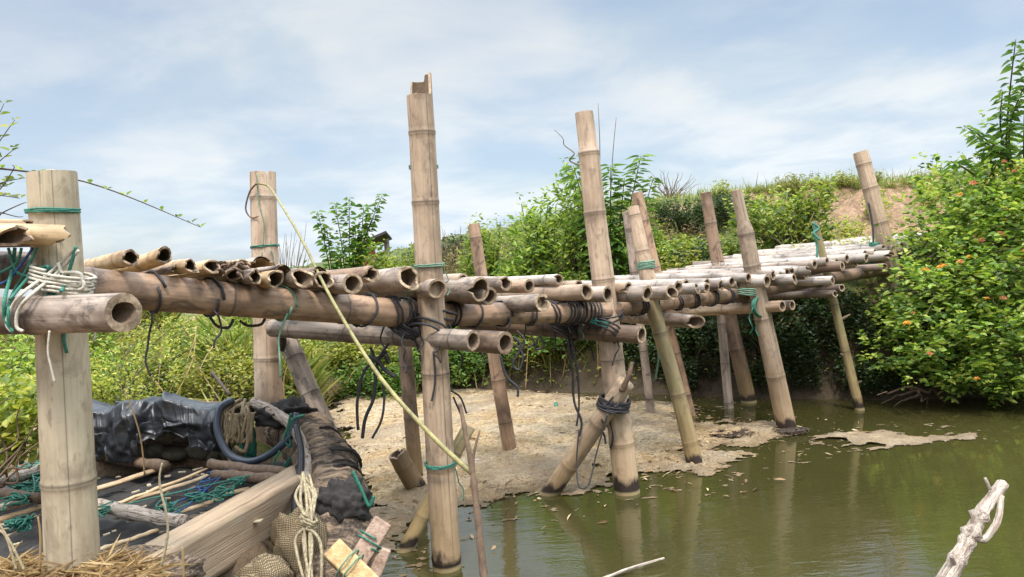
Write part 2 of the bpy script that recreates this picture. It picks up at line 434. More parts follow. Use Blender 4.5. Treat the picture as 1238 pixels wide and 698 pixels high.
def fastmesh(name, verts, faces_quads, mats, parent=None, org=None, smooth=False, mi=None):
    v = np.asarray(verts, dtype=np.float64); f = np.asarray(faces_quads, dtype=np.int32)
    if org is None:
        lo, hi = v.min(0), v.max(0); org = np.array(((lo[0]+hi[0])/2, (lo[1]+hi[1])/2, lo[2]))
    else: org = np.array(org)
    me = bpy.data.meshes.new(name); k = f.shape[1]
    me.vertices.add(len(v)); me.vertices.foreach_set('co', (v-org).astype(np.float32).ravel())
    me.loops.add(f.size); me.loops.foreach_set('vertex_index', f.ravel())
    me.polygons.add(len(f)); me.polygons.foreach_set('loop_start', np.arange(len(f))*k); me.polygons.foreach_set('loop_total', np.full(len(f), k))
    for m in (mats if isinstance(mats, (list, tuple)) else [mats]): me.materials.append(m)
    me.polygons.foreach_set('use_smooth', np.full(len(f), smooth))
    if mi is not None: me.polygons.foreach_set('material_index', mi)
    me.update(calc_edges=True); me.validate()
    return put(bpy.data.objects.new(name, me), org, parent)

def leaf_arrays(pos, dirs, L, Wd, rs, fold=.25):
    """pos (n,3) leaf bases, dirs (n,3) unit directions -> verts and quads of six-sided folded leaves"""
    n = len(pos); L = np.broadcast_to(L, (n,))[:, None]; Wd = np.broadcast_to(Wd, (n,))[:, None]
    d = dirs/np.linalg.norm(dirs, axis=1, keepdims=True)
    up = np.tile([0, 0, 1.0], (n, 1)) + rs.normal(0, .45, (n, 3))
    side = np.cross(d, up); side /= np.linalg.norm(side, axis=1, keepdims=True)+1e-9
    nor = np.cross(side, d)
    tip = pos + d*L - nor*L*.12
    l1 = pos + d*L*.3 + side*Wd*.5 + nor*Wd*fold; l2 = pos + d*L*.66 + side*Wd*.38 + nor*(Wd*fold*.7-L*.04)
    r1 = pos + d*L*.3 - side*Wd*.5 + nor*Wd*fold; r2 = pos + d*L*.66 - side*Wd*.38 + nor*(Wd*fold*.7-L*.04)
    v = np.stack([pos, l1, l2, tip, r2, r1], 1).reshape(-1, 3)
    b = (np.arange(n)*6)[:, None]
    q = np.concatenate([b+np.array([0, 1, 2, 3]), b+np.array([0, 3, 4, 5])], 1).reshape(-1, 4)
    return v, q

# ------------------------------------------------------------------ world and sun
wd = bpy.data.worlds.new('World'); SC.world = wd; wd.use_nodes = True
nt = wd.node_tree; nt.nodes.clear()
SUN_EL, SUN_AZ = math.radians(63), math.radians(178)     # azimuth clockwise from +Y (behind the camera, to the left)
sky = nt.nodes.new('ShaderNodeTexSky'); sky.sky_type = 'NISHITA'; sky.sun_disc = False
sky.sun_elevation = SUN_EL; sky.sun_rotation = SUN_AZ; sky.air_density = 1.0; sky.dust_density = 2.0; sky.ozone_density = 1.5
bg = nt.nodes.new('ShaderNodeBackground'); bg.inputs[1].default_value = .095
nt.links.new(sky.outputs[0], bg.inputs[0])
tc = nt.nodes.new('ShaderNodeTexCoord'); sx = nt.nodes.new('ShaderNodeSeparateXYZ'); nt.links.new(tc.outputs['Generated'], sx.inputs[0])
def wm(op, a, b=0.0, clamp=False):
    n = nt.nodes.new('ShaderNodeMath'); n.operation = op; n.use_clamp = clamp
    for i, v in enumerate((a, b)):
        if isinstance(v, bpy.types.NodeSocket): nt.links.new(v, n.inputs[i])
        else: n.inputs[i].default_value = v
    return n.outputs[0]
zz = wm('ADD', wm('MAXIMUM', sx.outputs[2], 0.0), .16)
cxy = nt.nodes.new('ShaderNodeCombineXYZ')
nt.links.new(wm('DIVIDE', sx.outputs[0], zz), cxy.inputs[0]); nt.links.new(wm('DIVIDE', sx.outputs[1], zz), cxy.inputs[1]); cxy.inputs[2].default_value = 3.7
def wnoise(sc, det, dist):
    n = nt.nodes.new('ShaderNodeTexNoise'); nt.links.new(cxy.outputs[0], n.inputs['Vector']); n.inputs['Scale'].default_value = sc
    n.inputs['Detail'].default_value = det; n.inputs['Roughness'].default_value = .55; n.inputs['Distortion'].default_value = dist; return n.outputs[0]
n1 = wnoise(.75, 7, .35); n2 = wnoise(.35, 4, .2); n3 = wnoise(1.6, 6, .3)
def wmap(v, a, b, c=0., d=1.):
    n = nt.nodes.new('ShaderNodeMapRange'); n.interpolation_type = 'SMOOTHSTEP'; nt.links.new(v, n.inputs[0])
    for i, x in zip((1, 2, 3, 4), (a, b, c, d)): n.inputs[i].default_value = x
    return n.outputs[0]
cov = wm('ADD', wm('MULTIPLY', n1, .62), wm('MULTIPLY', n2, .38))
fac = wmap(cov, .41, .57, .52, .98)
cr = nt.nodes.new('ShaderNodeMix'); cr.data_type = 'RGBA'; nt.links.new(wmap(n3, .35, .65), cr.inputs[0])
cr.inputs[6].default_value = (.60, .72, .84, 1); cr.inputs[7].default_value = (.84, .89, .92, 1)
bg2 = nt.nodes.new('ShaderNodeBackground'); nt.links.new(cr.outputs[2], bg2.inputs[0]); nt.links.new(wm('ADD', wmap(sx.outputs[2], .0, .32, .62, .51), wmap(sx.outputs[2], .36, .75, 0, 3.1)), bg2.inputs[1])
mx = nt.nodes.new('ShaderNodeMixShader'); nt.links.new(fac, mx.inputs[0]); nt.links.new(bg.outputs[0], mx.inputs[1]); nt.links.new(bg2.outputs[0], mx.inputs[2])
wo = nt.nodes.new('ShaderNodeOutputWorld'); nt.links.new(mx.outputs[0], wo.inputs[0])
sl = bpy.data.lights.new('sun', 'SUN'); sl.energy = 2.0; sl.angle = math.radians(9); sl.color = (1, .95, .88)
so = bpy.data.objects.new('sun', sl); COL.objects.link(so)
sd = Vector((math.sin(SUN_AZ)*math.cos(SUN_EL), math.cos(SUN_AZ)*math.cos(SUN_EL), math.sin(SUN_EL)))
so.rotation_euler = sd.to_track_quat('Z', 'Y').to_euler(); so.location = sd*30
vs = SC.view_settings; vs.view_transform = 'Standard'; vs.look = 'None'; vs.gamma = 1; vs.exposure = .90; vs.use_curve_mapping = False
SC.cycles.use_denoising = True
SC.cycles.max_bounces = 6; SC.cycles.transparent_max_bounces = 4; SC.cycles.caustics_reflective = False; SC.cycles.caustics_refractive = False

# ------------------------------------------------------------------ terrain
def sdist(px, py, poly):
    """signed distance to polygon: negative inside"""
    poly = np.asarray(poly, float); inside = np.zeros(px.shape, bool); dmin = np.full(px.shape, 1e9)
    n = len(poly)
    for i in range(n):
        a = poly[i]; b = poly[(i+1) % n]; e = b-a
        wx = px-a[0]; wy = py-a[1]
        t = np.clip((wx*e[0]+wy*e[1])/(e@e), 0, 1)
        dmin = np.minimum(dmin, np.hypot(wx-t*e[0], wy-t*e[1]))
        cnd = ((a[1] <= py) & (b[1] > py)) | ((b[1] <= py) & (a[1] > py))
        with np.errstate(divide='ignore', invalid='ignore'):
            xx = a[0] + (py-a[1])*e[0]/(e[1] if e[1] else 1e-12)
        inside ^= cnd & (px < xx)
    return np.where(inside, -dmin, dmin)
def ldist(px, py, line):
    line = np.asarray(line, float); dmin = np.full(px.shape, 1e9); zz = np.zeros(px.shape); sg = np.zeros(px.shape)
    for a, b in zip(line, line[1:]):
        e = b[:2]-a[:2]; wx = px-a[0]; wy = py-a[1]
        t = np.clip((wx*e[0]+wy*e[1])/(e@e), 0, 1); d = np.hypot(wx-t*e[0], wy-t*e[1])
        m = d < dmin; dmin = np.where(m, d, dmin); zz = np.where(m, a[2]+t*(b[2]-a[2]), zz)
        sg = np.where(m, np.sign(e[0]*wy-e[1]*wx), sg)
    return dmin, zz, sg
_lat = np.random.RandomState(5).rand(64, 64)
def vnoise(x, y):
    xi = np.floor(x).astype(int); yi = np.floor(y).astype(int); fx = x-xi; fy = y-yi
    fx = fx*fx*(3-2*fx); fy = fy*fy*(3-2*fy)
    g = lambda i, j: _lat[i % 64, j % 64]
    return (g(xi, yi)*(1-fx)+g(xi+1, yi)*fx)*(1-fy)+(g(xi, yi+1)*(1-fx)+g(xi+1, yi+1)*fx)*fy
def fbm(x, y, o=4):
    s = 0; a = .5
    for i in range(o): s = s+a*vnoise(x+i*17.3, y+i*9.1); x = x*2.03; y = y*2.03; a *= .5
    return s
POND = [(-.50, 2.2), (-.52, 2.7), (-.80, 3.3), (-.95, 3.9), (-1.4, 5.2), (-1.95, 6.6), (-1.6, 7.5), (0, 7.05), (1.2, 6.35), (1.9, 5.85), (2.7, 5.45),
        (3.5, 5.25), (6, 4.8), (14, 4.6), (14, -5), (1.2, -3), (.5, -.6), (.2, .9), (-.2, 1.6)]
CREST = [(16, 8.6, 2.05), (6, 10.0, 1.93), (2.8, 11.0, 1.96), (1.5, 12.5, 1.98), (-1.4, 16, 1.8), (-7, 22, 1.55)]
CTRL = np.array([[3.2, 6.5, 1.12, .22], [5, 6, 1.15, .25], [1.5, 7.5, .95, .35], [0, 8, .62, .6], [-2, 8.5, .62, .8], [-3, 6, .66, 1.1], [-2, 5, .55, .5], [-1.5, 3.6, .58, .3],
                 [-1.6, 2, .45, .25], [-.5, 1, .3, .3], [-4, 3, .7, .5], [-7, 7, 1.0, 1], [0, 14, 1.2, 1], [9, 7, 1.2, .4], [0, -6, .5, 1], [-14, 0, .8, 1], [-14, 18, .9, 1]])
def terrain_h(X, Y):
    s = sdist(X, Y, POND)
    w = 1/((X[..., None]-CTRL[:, 0])**2+(Y[..., None]-CTRL[:, 1])**2+.05)**1.5
    pl = (w*CTRL[:, 2]).sum(-1)/w.sum(-1); sw = (w*CTRL[:, 3]).sum(-1)/w.sum(-1)
    h = np.where(s > 0, pl*(1-np.exp(-s/sw)) - .02, -.35*(1-np.exp(s/.5)) - .02)
    d, zc, sg = ldist(X, Y, CREST)
    u = np.clip(d/2.6, 0, 1); front = zc - (zc-np.maximum(pl, .6))*(u*u*(3-2*u))**.8
    back = zc - .5*np.clip((d-2)/5, 0, 1)
    lev = np.where(sg > 0, front, back)
    lev = np.where(sg > 0, front, back)
    land = s > 0
    h = np.where(land & (d < 2.6) & (sg > 0), np.maximum(h, lev), h)
    h = np.where(land & (sg < 0), np.maximum(h, back), h)
    h = h + np.where(land, (fbm(X*1.3, Y*1.3)-.47)*.16*np.clip(s/.5, 0, 1) + (fbm(X*5, Y*5)-.47)*.06*np.clip(s/.2, 0, 1), 0)
    h = h + np.where(land & (sg > 0) & (d < 2.2), ((fbm(X*4.2+3, Y*4.2)-.47)*.34 + (1-np.abs(2*fbm(X*2.2, Y*2.2)-.94)*2)*.10)*np.clip(d/.4, 0, 1)*np.clip((2.2-d)/.6, 0, 1), 0)
    # hollow of the walled pit on the near bank
    pit = np.maximum(np.maximum(-2.75-X, X+.95), np.maximum(2.25-Y, Y-3.62))
    h = np.where(pit < .0, np.minimum(h, .30), h)
    slope = (X > -1.10+.35*(Y-2.08)) & (X < 0) & (Y > 1.5) & (Y < 3.15)
    h = np.where(slope, np.minimum(h, .13), h)
    return h, s, d, sg
def axis(a, b, step, far):
    c = list(np.arange(a, b+1e-6, step)); s = step; x = b
    while x < far: s *= 1.35; x += s; c.append(x)
    s = step; x = a
    while x > -far: s *= 1.35; x -= s; c.insert(0, x)
    return np.array(c)
xs = axis(-6, 9, .09, 600); ys = axis(1.0, 14, .09, 600)
GX, GY = np.meshgrid(xs, ys)
GH, GS, GD, GSG = terrain_h(GX, GY)
def hz(x, y): return float(terrain_h(np.array([float(x)]), np.array([float(y)]))[0][0])
nx, ny = len(xs), len(ys)
V = np.stack([GX, GY, GH], -1).reshape(-1, 3)
ii = (np.arange(ny-1)[:, None]*nx+np.arange(nx-1)[None]).ravel()
F = np.stack([ii, ii+1, ii+1+nx, ii+nx], 1)
t = NT('bank_soil'); g = t.N('ShaderNodeNewGeometry'); ps = g.outputs['Position']
d1 = t.noise(ps, 2.2, 6, .6); d2 = t.noise(ps, 14, 5, .65); d3 = t.noise(ps, 60, 3, .6); dirt = t.attr('dirt').outputs['Fac']
zz_ = t.N('ShaderNodeSeparateXYZ', Vector=ps).outputs[2]
soil = t.mix(t.mapr(d2, .35, .65), rgb(158, 128, 98), rgb(104, 80, 60)); soil = t.mix(t.math('MULTIPLY', t.mapr(d3, .5, .7), .5), soil, rgb(84, 64, 48)); soil = t.mix(t.mapr(t.math('ADD', zz_, t.math('MULTIPLY', t.math('SUBTRACT', d2, .5), .5)), .55, .2), soil, rgb(70, 58, 42))
grs = t.mix(t.mapr(d2, .35, .65), rgb(88, 96, 44), rgb(66, 74, 36)); grs = t.mix(t.mapr(d1, .55, .7), grs, rgb(124, 112, 70))
f = t.math('ADD', dirt, t.math('MULTIPLY', t.math('SUBTRACT', d1, .5), 1.6))
hh = t.math('ADD', t.math('MULTIPLY', d2, .7), t.math('MULTIPLY', d3, .3))
t.bsdf(t.mix(t.mapr(f, .35, .6), grs, soil), .95, t.bump(hh, .8, .05))
ground = fastmesh('ground', V, F, t.m, None, (0, 0, 0), True); tag(ground, None, None, None, 'structure')
# bare earth: pond bed, steep bank faces, the cut face below the levee crest, the landing path
pxs = (GX, GY)
dirtv = np.where(GS < .25, 1.0, 0.25)
cut = (np.abs(GD-1.0) < .75) & (GSG > 0) & (GX > 3.2)
dirtv = np.where(cut, .62+.5*(fbm(GX*1.2, GY*1.2)-.45)*2, dirtv)
path = np.hypot(GX-4.0, (GY-7.8)*.6) < 1.2
dirtv = np.where(path, 1.0, dirtv)
dirtv = np.where((GX < -1.5) & (GX > -2.7) & (GY > 3.7) & (GY < 5.6), .9, dirtv)
dirtv = np.where((GX < -.4) & (GY < 3.7), 1.0, dirtv)
at = ground.data.attributes.new('dirt', 'FLOAT', 'POINT'); at.data.foreach_set('value', dirtv.ravel().astype(np.float32))

# ------------------------------------------------------------------ water
mb = MB(); wx = np.linspace(-2.4, 14.5, 60); wy = np.linspace(-5.2, 7.9, 50)
VX, VY = np.meshgrid(wx, wy)
t = NT('pond_water'); g = t.N('ShaderNodeNewGeometry'); ps = g.outputs['Position']
rp1 = t.noise(t.scale(ps, (3.2, 9, 1)), 1, 3, .5); rp2 = t.noise(t.scale(ps, (14, 34, 1)), 1, 3, .55)
sp_ = t.N('ShaderNodeSeparateXYZ', Vector=ps)
near = t.mapr(t.math('SUBTRACT', sp_.outputs[1], t.math('MULTIPLY', sp_.outputs[0], -.15)), 4.6, 3.2)
amp = t.math('ADD', t.math('MULTIPLY', near, .9), .14)
hgt = t.math('MULTIPLY', t.math('ADD', rp1, t.math('MULTIPLY', rp2, .45)), amp)
mur = t.noise(ps, .9, 3, .5)
wcol = t.mix(t.mapr(mur, .35, .65), rgb(62, 59, 30), rgb(53, 50, 26))
t.bsdf(wcol, .02, t.bump(hgt, .09, .03), IOR=1.75, Specular_IOR_Level=.6)
wi = (np.arange(49)[:, None]*60+np.arange(59)[None]).ravel()
water = fastmesh('water', np.stack([VX, VY, np.zeros_like(VX)], -1).reshape(-1, 3), np.stack([wi, wi+1, wi+61, wi+60], 1), t.m, None, (0, 0, 0), True)
tag(water, None, None, None, 'structure')

# floating mats of dried algae
MATPX = [(452, 700), (470, 668), (500, 650), (520, 632), (560, 616), (610, 603), (660, 599), (700, 597), (742, 586), (790, 577), (845, 573), (880, 562), (907, 553),
         (868, 545), (900, 538), (950, 530), (978, 522), (940, 511), (900, 510), (850, 506), (846, 493), (800, 487), (700, 478), (600, 470), (500, 462), (420, 462), (380, 470), (380, 520), (400, 600), (430, 700)]
ISLPX = [(978, 529), (1000, 523), (1060, 521), (1110, 527), (1185, 526), (1135, 536), (1060, 544), (1010, 538)]
t = NT('dried_algae'); g = t.N('ShaderNodeNewGeometry'); ps = g.outputs['Position']
a1 = t.noise(ps, 3, 5, .6); a2 = t.noise(ps, 17, 5, .65); a3 = t.noise(ps, 75, 4, .65)
wv = t.noise(t.scale(ps, (5, 22, 1)), 1, 5, .6)
a4 = t.noise(t.scale(ps, (1, 1.8, 1)), 6, 6, .7, .8); a5 = t.noise(t.scale(ps, (24, 60, 20)), 1, 4, .7)
c = t.mix(t.mapr(a2, .38, .62), rgb(206, 180, 138), rgb(168, 138, 100))
c = t.mix(t.math('MULTIPLY', t.mapr(a4, .5, .62), .75), c, rgb(136, 112, 80))
c = t.mix(t.math('MULTIPLY', t.mapr(a1, .5, .62), .5), c, rgb(204, 186, 160))
c = t.mix(t.math('MULTIPLY', t.mapr(a1, .46, .34), .6), c, rgb(172, 134, 74))
c = t.mix(t.math('MULTIPLY', t.mapr(a5, .54, .66), .8), c, rgb(104, 84, 60))
c = t.mix(t.math('MULTIPLY', t.mapr(a3, .56, .68), .85), c, rgb(78, 62, 46))
c = t.mix(t.math('MULTIPLY', t.mapr(a3, .44, .34), .6), c, rgb(232, 218, 190))
ed = t.attr('edge').outputs['Fac']; big = t.noise(ps, 1.1, 5, .6, .5)
c = t.mix(t.math('MULTIPLY', t.mapr(big, .46, .6), .65), c, rgb(142, 124, 102))
c = t.mix(t.math('MULTIPLY', t.mapr(t.math('ADD', ed, t.math('MULTIPLY', t.math('SUBTRACT', a2, .5), .3)), .20, .0), .6), c, rgb(112, 92, 66))
t.bsdf(c, .9, t.bump(t.math('ADD', t.math('ADD', a2, t.math('MULTIPLY', a5, .8)), t.math('MULTIPLY', a3, .7)), 1.0, .035))
algm = t.m
def algae(name, px, step, seed, thick, label):
    poly = [tuple(W(x, y)[:2]) for x, y in px]; pa = np.array(poly)
    x0, y0 = pa.min(0)-.1; x1, y1 = pa.max(0)+.1
    X, Y = np.meshgrid(np.arange(x0, x1, step), np.arange(y0, y1, step))
    s = sdist(X, Y, poly) + (fbm(X*5+seed, Y*6)-.47)*.30 + (fbm(X*19+seed, Y*24)-.47)*.22
    holes = fbm(X*2.3+seed*3, Y*4.5)
    keep = ((s < 0) & ~((holes < .36) & (s > -.22))) | ((s < .40) & (fbm(X*17+seed, Y*26) > .64))
    h = .003 + thick*np.clip(-s/.30, .0, 1)*(.3+1.3*fbm(X*7+seed, Y*11)+.8*fbm(X*28, Y*30))
    n, m = X.shape; id_ = np.arange(n*m).reshape(n, m)
    kq = keep[:-1, :-1] & keep[1:, :-1] & keep[:-1, 1:] & keep[1:, 1:]
    Fq = np.stack([id_[:-1, :-1][kq], id_[:-1, 1:][kq], id_[1:, 1:][kq], id_[1:, :-1][kq]], 1)
    used = np.unique(Fq); rem = np.full(n*m, -1); rem[used] = np.arange(len(used))
    o = fastmesh(name, np.stack([X, Y, h], -1).reshape(-1, 3)[used], rem[Fq], algm, None, None, True)
    at = o.data.attributes.new('edge', 'FLOAT', 'POINT'); at.data.foreach_set('value', np.clip(-s, 0, 1).ravel()[used].astype(np.float32)); tag(o, label, 'algae', None, 'stuff'); return o
algae('algae_mat', MATPX, .010, 1, .030, 'wide beige mat of dried algae floating under the bamboo bridge')
algae('algae_mat', ISLPX, .011, 4, .016, 'small narrow island of dried algae on open water to the right')

# ------------------------------------------------------------------ bamboo footbridge
BR = thing('bamboo_footbridge', (.6, 3.9, 0), 'long rickety bamboo footbridge lashed with cord, crossing the pond to the grassy bank', 'footbridge')
V_ = Vector((-.645, .764, 0))
Z = Vector((0, 0, 1))
def endY(px): return 3.1/(1-.85*(px-619)/900)
def postY(px): return 3.25/(1-.85*(px-619)/900)
def beamY(px): return 3.42/(1-.85*(px-619)/900)
def rpx(w, Y): return w*Y/900/2
def deep(p, q, k=.35):
    """run the foot of a post on below the water or mud"""
    d = (p-q).normalized(); return p + d*k

# --- posts (foot pixel, top pixel)
n1a, n1b = P(88, 690, 2.08), P(63, 209, 2.05)
N1 = bamboo('post', deep(n1a, n1b, .25), n1b, .071, .060, 'pale', BR, 48, nodes=[.51, 1.02], crack=-1.05, fnB=lambda a: .004*math.cos(a), seed=3, label='thickest post, pale with a long vertical split, green twine near its top')
wraps('twine_ring', P(64, 255, 2.05), n1b-n1a, .0635, 3, .012, .0028, 'green', N1, 0, .03)
n3a, n3b = P(541, 694, 3.0), P(507, 116, 2.92)
def n3top(a):
    a = a % (2*PI)
    if a < .95 or a > 6.0: return .085
    if a < 2.5: return .06
    return 0.0
N3 = bamboo('post', deep(n3a, n3b), n3b, .060, .050, 'tan', BR, 40, nodes=[.42, .80, 1.18, 1.50, 1.86, 2.13], fnB=n3top, wall=.78, seed=5, crack=-.9, label='tallest post, split at its top with one strip standing higher')
for yy, m, k in ((202, 'greengrey', 4), (321, 'greengrey', 2), (560, 'green', 3)):
    q = P(507+(yy-116)*.0575, yy, 2.95); wraps('twine_ring', q, n3b-n3a, .0545 if yy < 300 else .059, k, .014, .003, m, N3, 2, .05)
n5a, n5b = P(758, 598, 3.78), P(706, 136, 3.76)
N5 = bamboo('post', deep(n5a, n5b), n5b, .068, .050, 'tan', BR, 36, nodes=[.62, 1.05, 1.46, 1.80, 2.10], step=[(2.12, .90)], seed=6)
n6a, n6b = P(838, 567, 4.17), P(786, 362, 4.2)
N6 = bamboo('post', deep(n6a, n6b), n6b, .047, .042, 'yellow', BR, 24, sp=.33, bend=.02, bow=Vector((1, 0, 0)), seed=8, label='leaning yellow-green post under the middle of the deck')
n7a, n7b = P(952, 521, 4.8), P(890, 230, 4.75)
N7 = bamboo('post', deep(n7a, n7b), n7b, .066, .048, 'tan', BR, 28, nodes=[.72, 1.1, 1.45, 1.66], step=[(1.70, .74)], seed=9)
n8a, n8b = P(1040, 499, 5.2), P(985, 268, 5.2)
N8 = bamboo('post', deep(n8a, n8b), n8b, .036, .024, 'yellow', BR, 20, sp=.3, seed=10, label='thin post with a green ribbon tied to its top')
for (qx, qy, s) in ((1032, 466, 1), (1022, 432, 0), (1018, 386, 1)):
    q = P(qx, qy, 5.2); stick('branch_stub', [q, q+Vector((.05 if s else -.04, -.02, .03))], .011, .006, 'twig', N8)
cord('ribbon', [P(984, 269, 5.15), P(985, 285, 5.14), P(988, 300, 5.12), P(987, 318, 5.1)], .008, 'green', N8)
cord('ribbon', [P(982, 270, 5.15), P(990, 276, 5.14), P(984, 282, 5.12), P(991, 290, 5.1)], .009, 'green', N8)
n9a, n9b = P(1072, 300, 5.75), P(1040, 184, 5.8)
N9 = bamboo('post', deep(n9a, n9b, .5), n9b, .062, .056, 'tan', BR, 28, nodes=[.42, .7, .98, 1.17], seed=11, label='short thick post leaning at the bank end of the deck')
cord('cord', [P(1050, 245, 5.72), P(1055, 275, 5.7), P(1056, 297, 5.68)], .008, 'blackcord', N9)
wraps('twine_ring', P(1057, 296, 5.68), Z, .03, 3, .03, .008, 'green', N9, 2)
# far row
f2a, f2b = P(325, 492, 3.77), P(318, 208, 3.77)
F2 = bamboo('post', deep(f2a, f2b, .3), f2b, .070, .064, 'tan', BR, 32, nodes=[.55, .98, 1.36], ragB=.006, seed=12, label='thick tan post at the far edge of the near deck')
wraps('twine_ring', P(320, 298, 3.77), Z, .068, 2, .01, .003, 'green', F2, 2)
cord('twine', [P(310, 210, 3.69), P(313, 245, 3.69), P(319, 270, 3.69), P(318, 297, 3.69)], .003, 'greengrey', F2)
bamboo('post', deep(P(503, 575, 4.25), P(487, 392, 4.25), .3), P(487, 392, 4.25), .044, .040, 'dark', BR, 20, sp=.34, seed=13)
bamboo('post', deep(P(617, 551, 4.72), P(572, 270, 4.75)), P(572, 270, 4.75), .048, .037, 'orange', BR, 22, sp=.3, seed=14, ragB=.01)
bamboo('post', deep(P(788, 505, 5.5), P(757, 256, 5.5)), P(757, 256, 5.5), .032, .028, 'grey', BR, 16, sp=.3, seed=15)
bamboo('post', deep(P(833, 500, 5.45), P(770, 233, 5.45)), P(770, 233, 5.45), .046, .042, 'orange', BR, 20, sp=.33, seed=16)
p = bamboo('post', P(786, 350, 4.62), P(765, 250, 4.65), .052, .034, 'tan', BR, 20, sp=.25, seed=17)
wraps('twine_ring', P(781, 320, 4.63), Z, .05, 5, .05, .006, 'greengrey', p)
bamboo('post', deep(P(882, 494, 5.6), P(868, 330, 5.6)), P(866, 318, 5.6), .036, .03, 'grey', BR, 16, sp=.3, seed=18)
bamboo('post', P(872, 345, 5.7), P(853, 233, 5.7), .05, .042, 'orange', BR, 20, sp=.3, seed=19, label='upright orange post behind the middle of the deck, dark at its top')
bamboo('post', deep(P(906, 487, 5.75), P(874, 350, 5.75)), P(874, 350, 5.75), .06, .055, 'dark', BR, 20, sp=.4, seed=20)
bamboo('post', deep(P(915, 478, 6.0), P(893, 350, 6.0)), P(893, 350, 6.0), .06, .055, 'dark', BR, 16, sp=.4, seed=21)
# --- braces
b1a, b1b = P(662, 600, 3.86), P(757, 462, 3.64)
B1 = bamboo('brace', deep(b1a, b1b, .3), b1b, .046, .043, 'tan', BR, 24, nodes=[.52, .8], seed=22, label='short diagonal brace tied to the second tall post with black cord', openB=False)
stick('branch_stub', [P(752, 472, 3.61), P(760, 455, 3.58), P(764, 438, 3.58)], .016, .008, 'twig', B1)
wraps('lashing', P(742, 488, 3.71), Vector((.35, 0, .9)), .072, 7, .055, .006, 'blackcord', B1, 3, .12, .2)
wraps('lashing', P(743, 485, 3.71), Vector((-.6, 0, .8)), .072, 4, .05, .007, 'blackcord', B1, 2, .15, .3)
cord('hanging_cord', [P(735, 500, 3.6), P(722, 545, 3.6), P(712, 585, 3.55), P(700, 588, 3.55), P(697, 560, 3.6), P(700, 520, 3.62)], .004, 'blackcord', B1)
bamboo('brace', deep(P(488, 668, 3.22), P(567, 516, 3.3)), P(567, 516, 3.3), .033, .030, 'yellow', BR, 20, sp=.3, seed=23, openB=False)
bamboo('brace', deep(P(392, 515, 3.55), P(342, 398, 3.7), .25), P(342, 398, 3.7), .050, .046, 'grey', BR, 24, nodes=[.42, .62], seed=24, label='slanting brace beside the thick tan post')
# --- crossbeams (ledgers)
def ring_tilt(k, ph=0): return lambda a: k*math.cos(a-ph)
LA = bamboo('crossbeam', P(-90, 384, 2.02), P(150, 378, 1.86), .050, .049, 'grey', BR, 40, nodes=[.12, .37], wall=.56, fnB=lambda a: -.012*math.sin(a), seed=30, label='hollow crossbeam tied to the thickest post')
bamboo('beam', P(-140, 322, 2.16), P(62, 328, 2.22), .055, .055, 'dark', BR, 24, sp=.4, seed=29)
LB1 = bamboo('crossbeam', P(330, 397, 3.55), P(572, 412, 2.82), .042, .040, 'grey', BR, 32, sp=.35, wall=.72, seed=31)
LB2 = bamboo('crossbeam', P(420, 400, 3.75), P(611, 415, 2.98), .045, .047, 'dark', BR, 32, sp=.35, wall=.7, seed=32)
LC = bamboo('crossbeam', P(560, 390, 4.35), P(776, 405, 3.60), .046, .044, 'dark', BR, 28, sp=.35, seed=33)
LD = bamboo('crossbeam', P(700, 378, 4.95), P(842, 389, 4.12), .042, .038, 'grey', BR, 20, sp=.3, fnB=lambda a: .03*math.cos(a), seed=34)
LE = bamboo('crossbeam', P(800, 378, 5.5), P(946, 370, 4.66), .040, .036, 'tan', BR, 20, sp=.3, seed=35)
bamboo('crossbeam', P(815, 377, 5.5), P(958, 369, 4.72), .034, .032, 'grey', BR, 18, sp=.3, seed=36)
bamboo('crossbeam', P(915, 359, 5.8), P(1010, 355, 5.06), .026, .026, 'grey', BR, 16, sp=.3, seed=37)
bamboo('crossbeam', P(925, 355, 5.8), P(1018, 348, 5.1), .026, .026, 'grey', BR, 16, sp=.3, seed=38)
# --- long beams under the deck
L1 = bamboo('beam', P(60, 343, 2.13), P(497, 380, 2.99), .058, .056, 'orange', BR, 36, nodes=[.1, .52, .95, 1.22], seed=40, label='main long beam between the thickest and the tallest post')
L2 = bamboo('beam', P(480, 382, 3.03), P(745, 377, 3.80), .052, .048, 'orange', BR, 32, sp=.38, seed=41)
L3 = bamboo('beam', P(690, 379, 3.78), P(912, 354, 5.0), .046, .046, 'orange', BR, 28, sp=.35, seed=42)
bamboo('beam', P(860, 361, 4.7), P(1075, 325, 5.75), .045, .045, 'dark', BR, 20, sp=.35, seed=43)
bamboo('beam', P(170, 349, 3.0), P(560, 372, 4.2), .05, .05, 'dark', BR, 20, sp=.35, seed=44)
bamboo('beam', P(540, 370, 4.1), P(860, 352, 5.7), .045, .045, 'dark', BR, 20, sp=.35, seed=45)
bamboo('beam', P(840, 351, 5.6), P(1060, 315, 6.6), .045, .045, 'dark', BR, 18, sp=.35, seed=46)
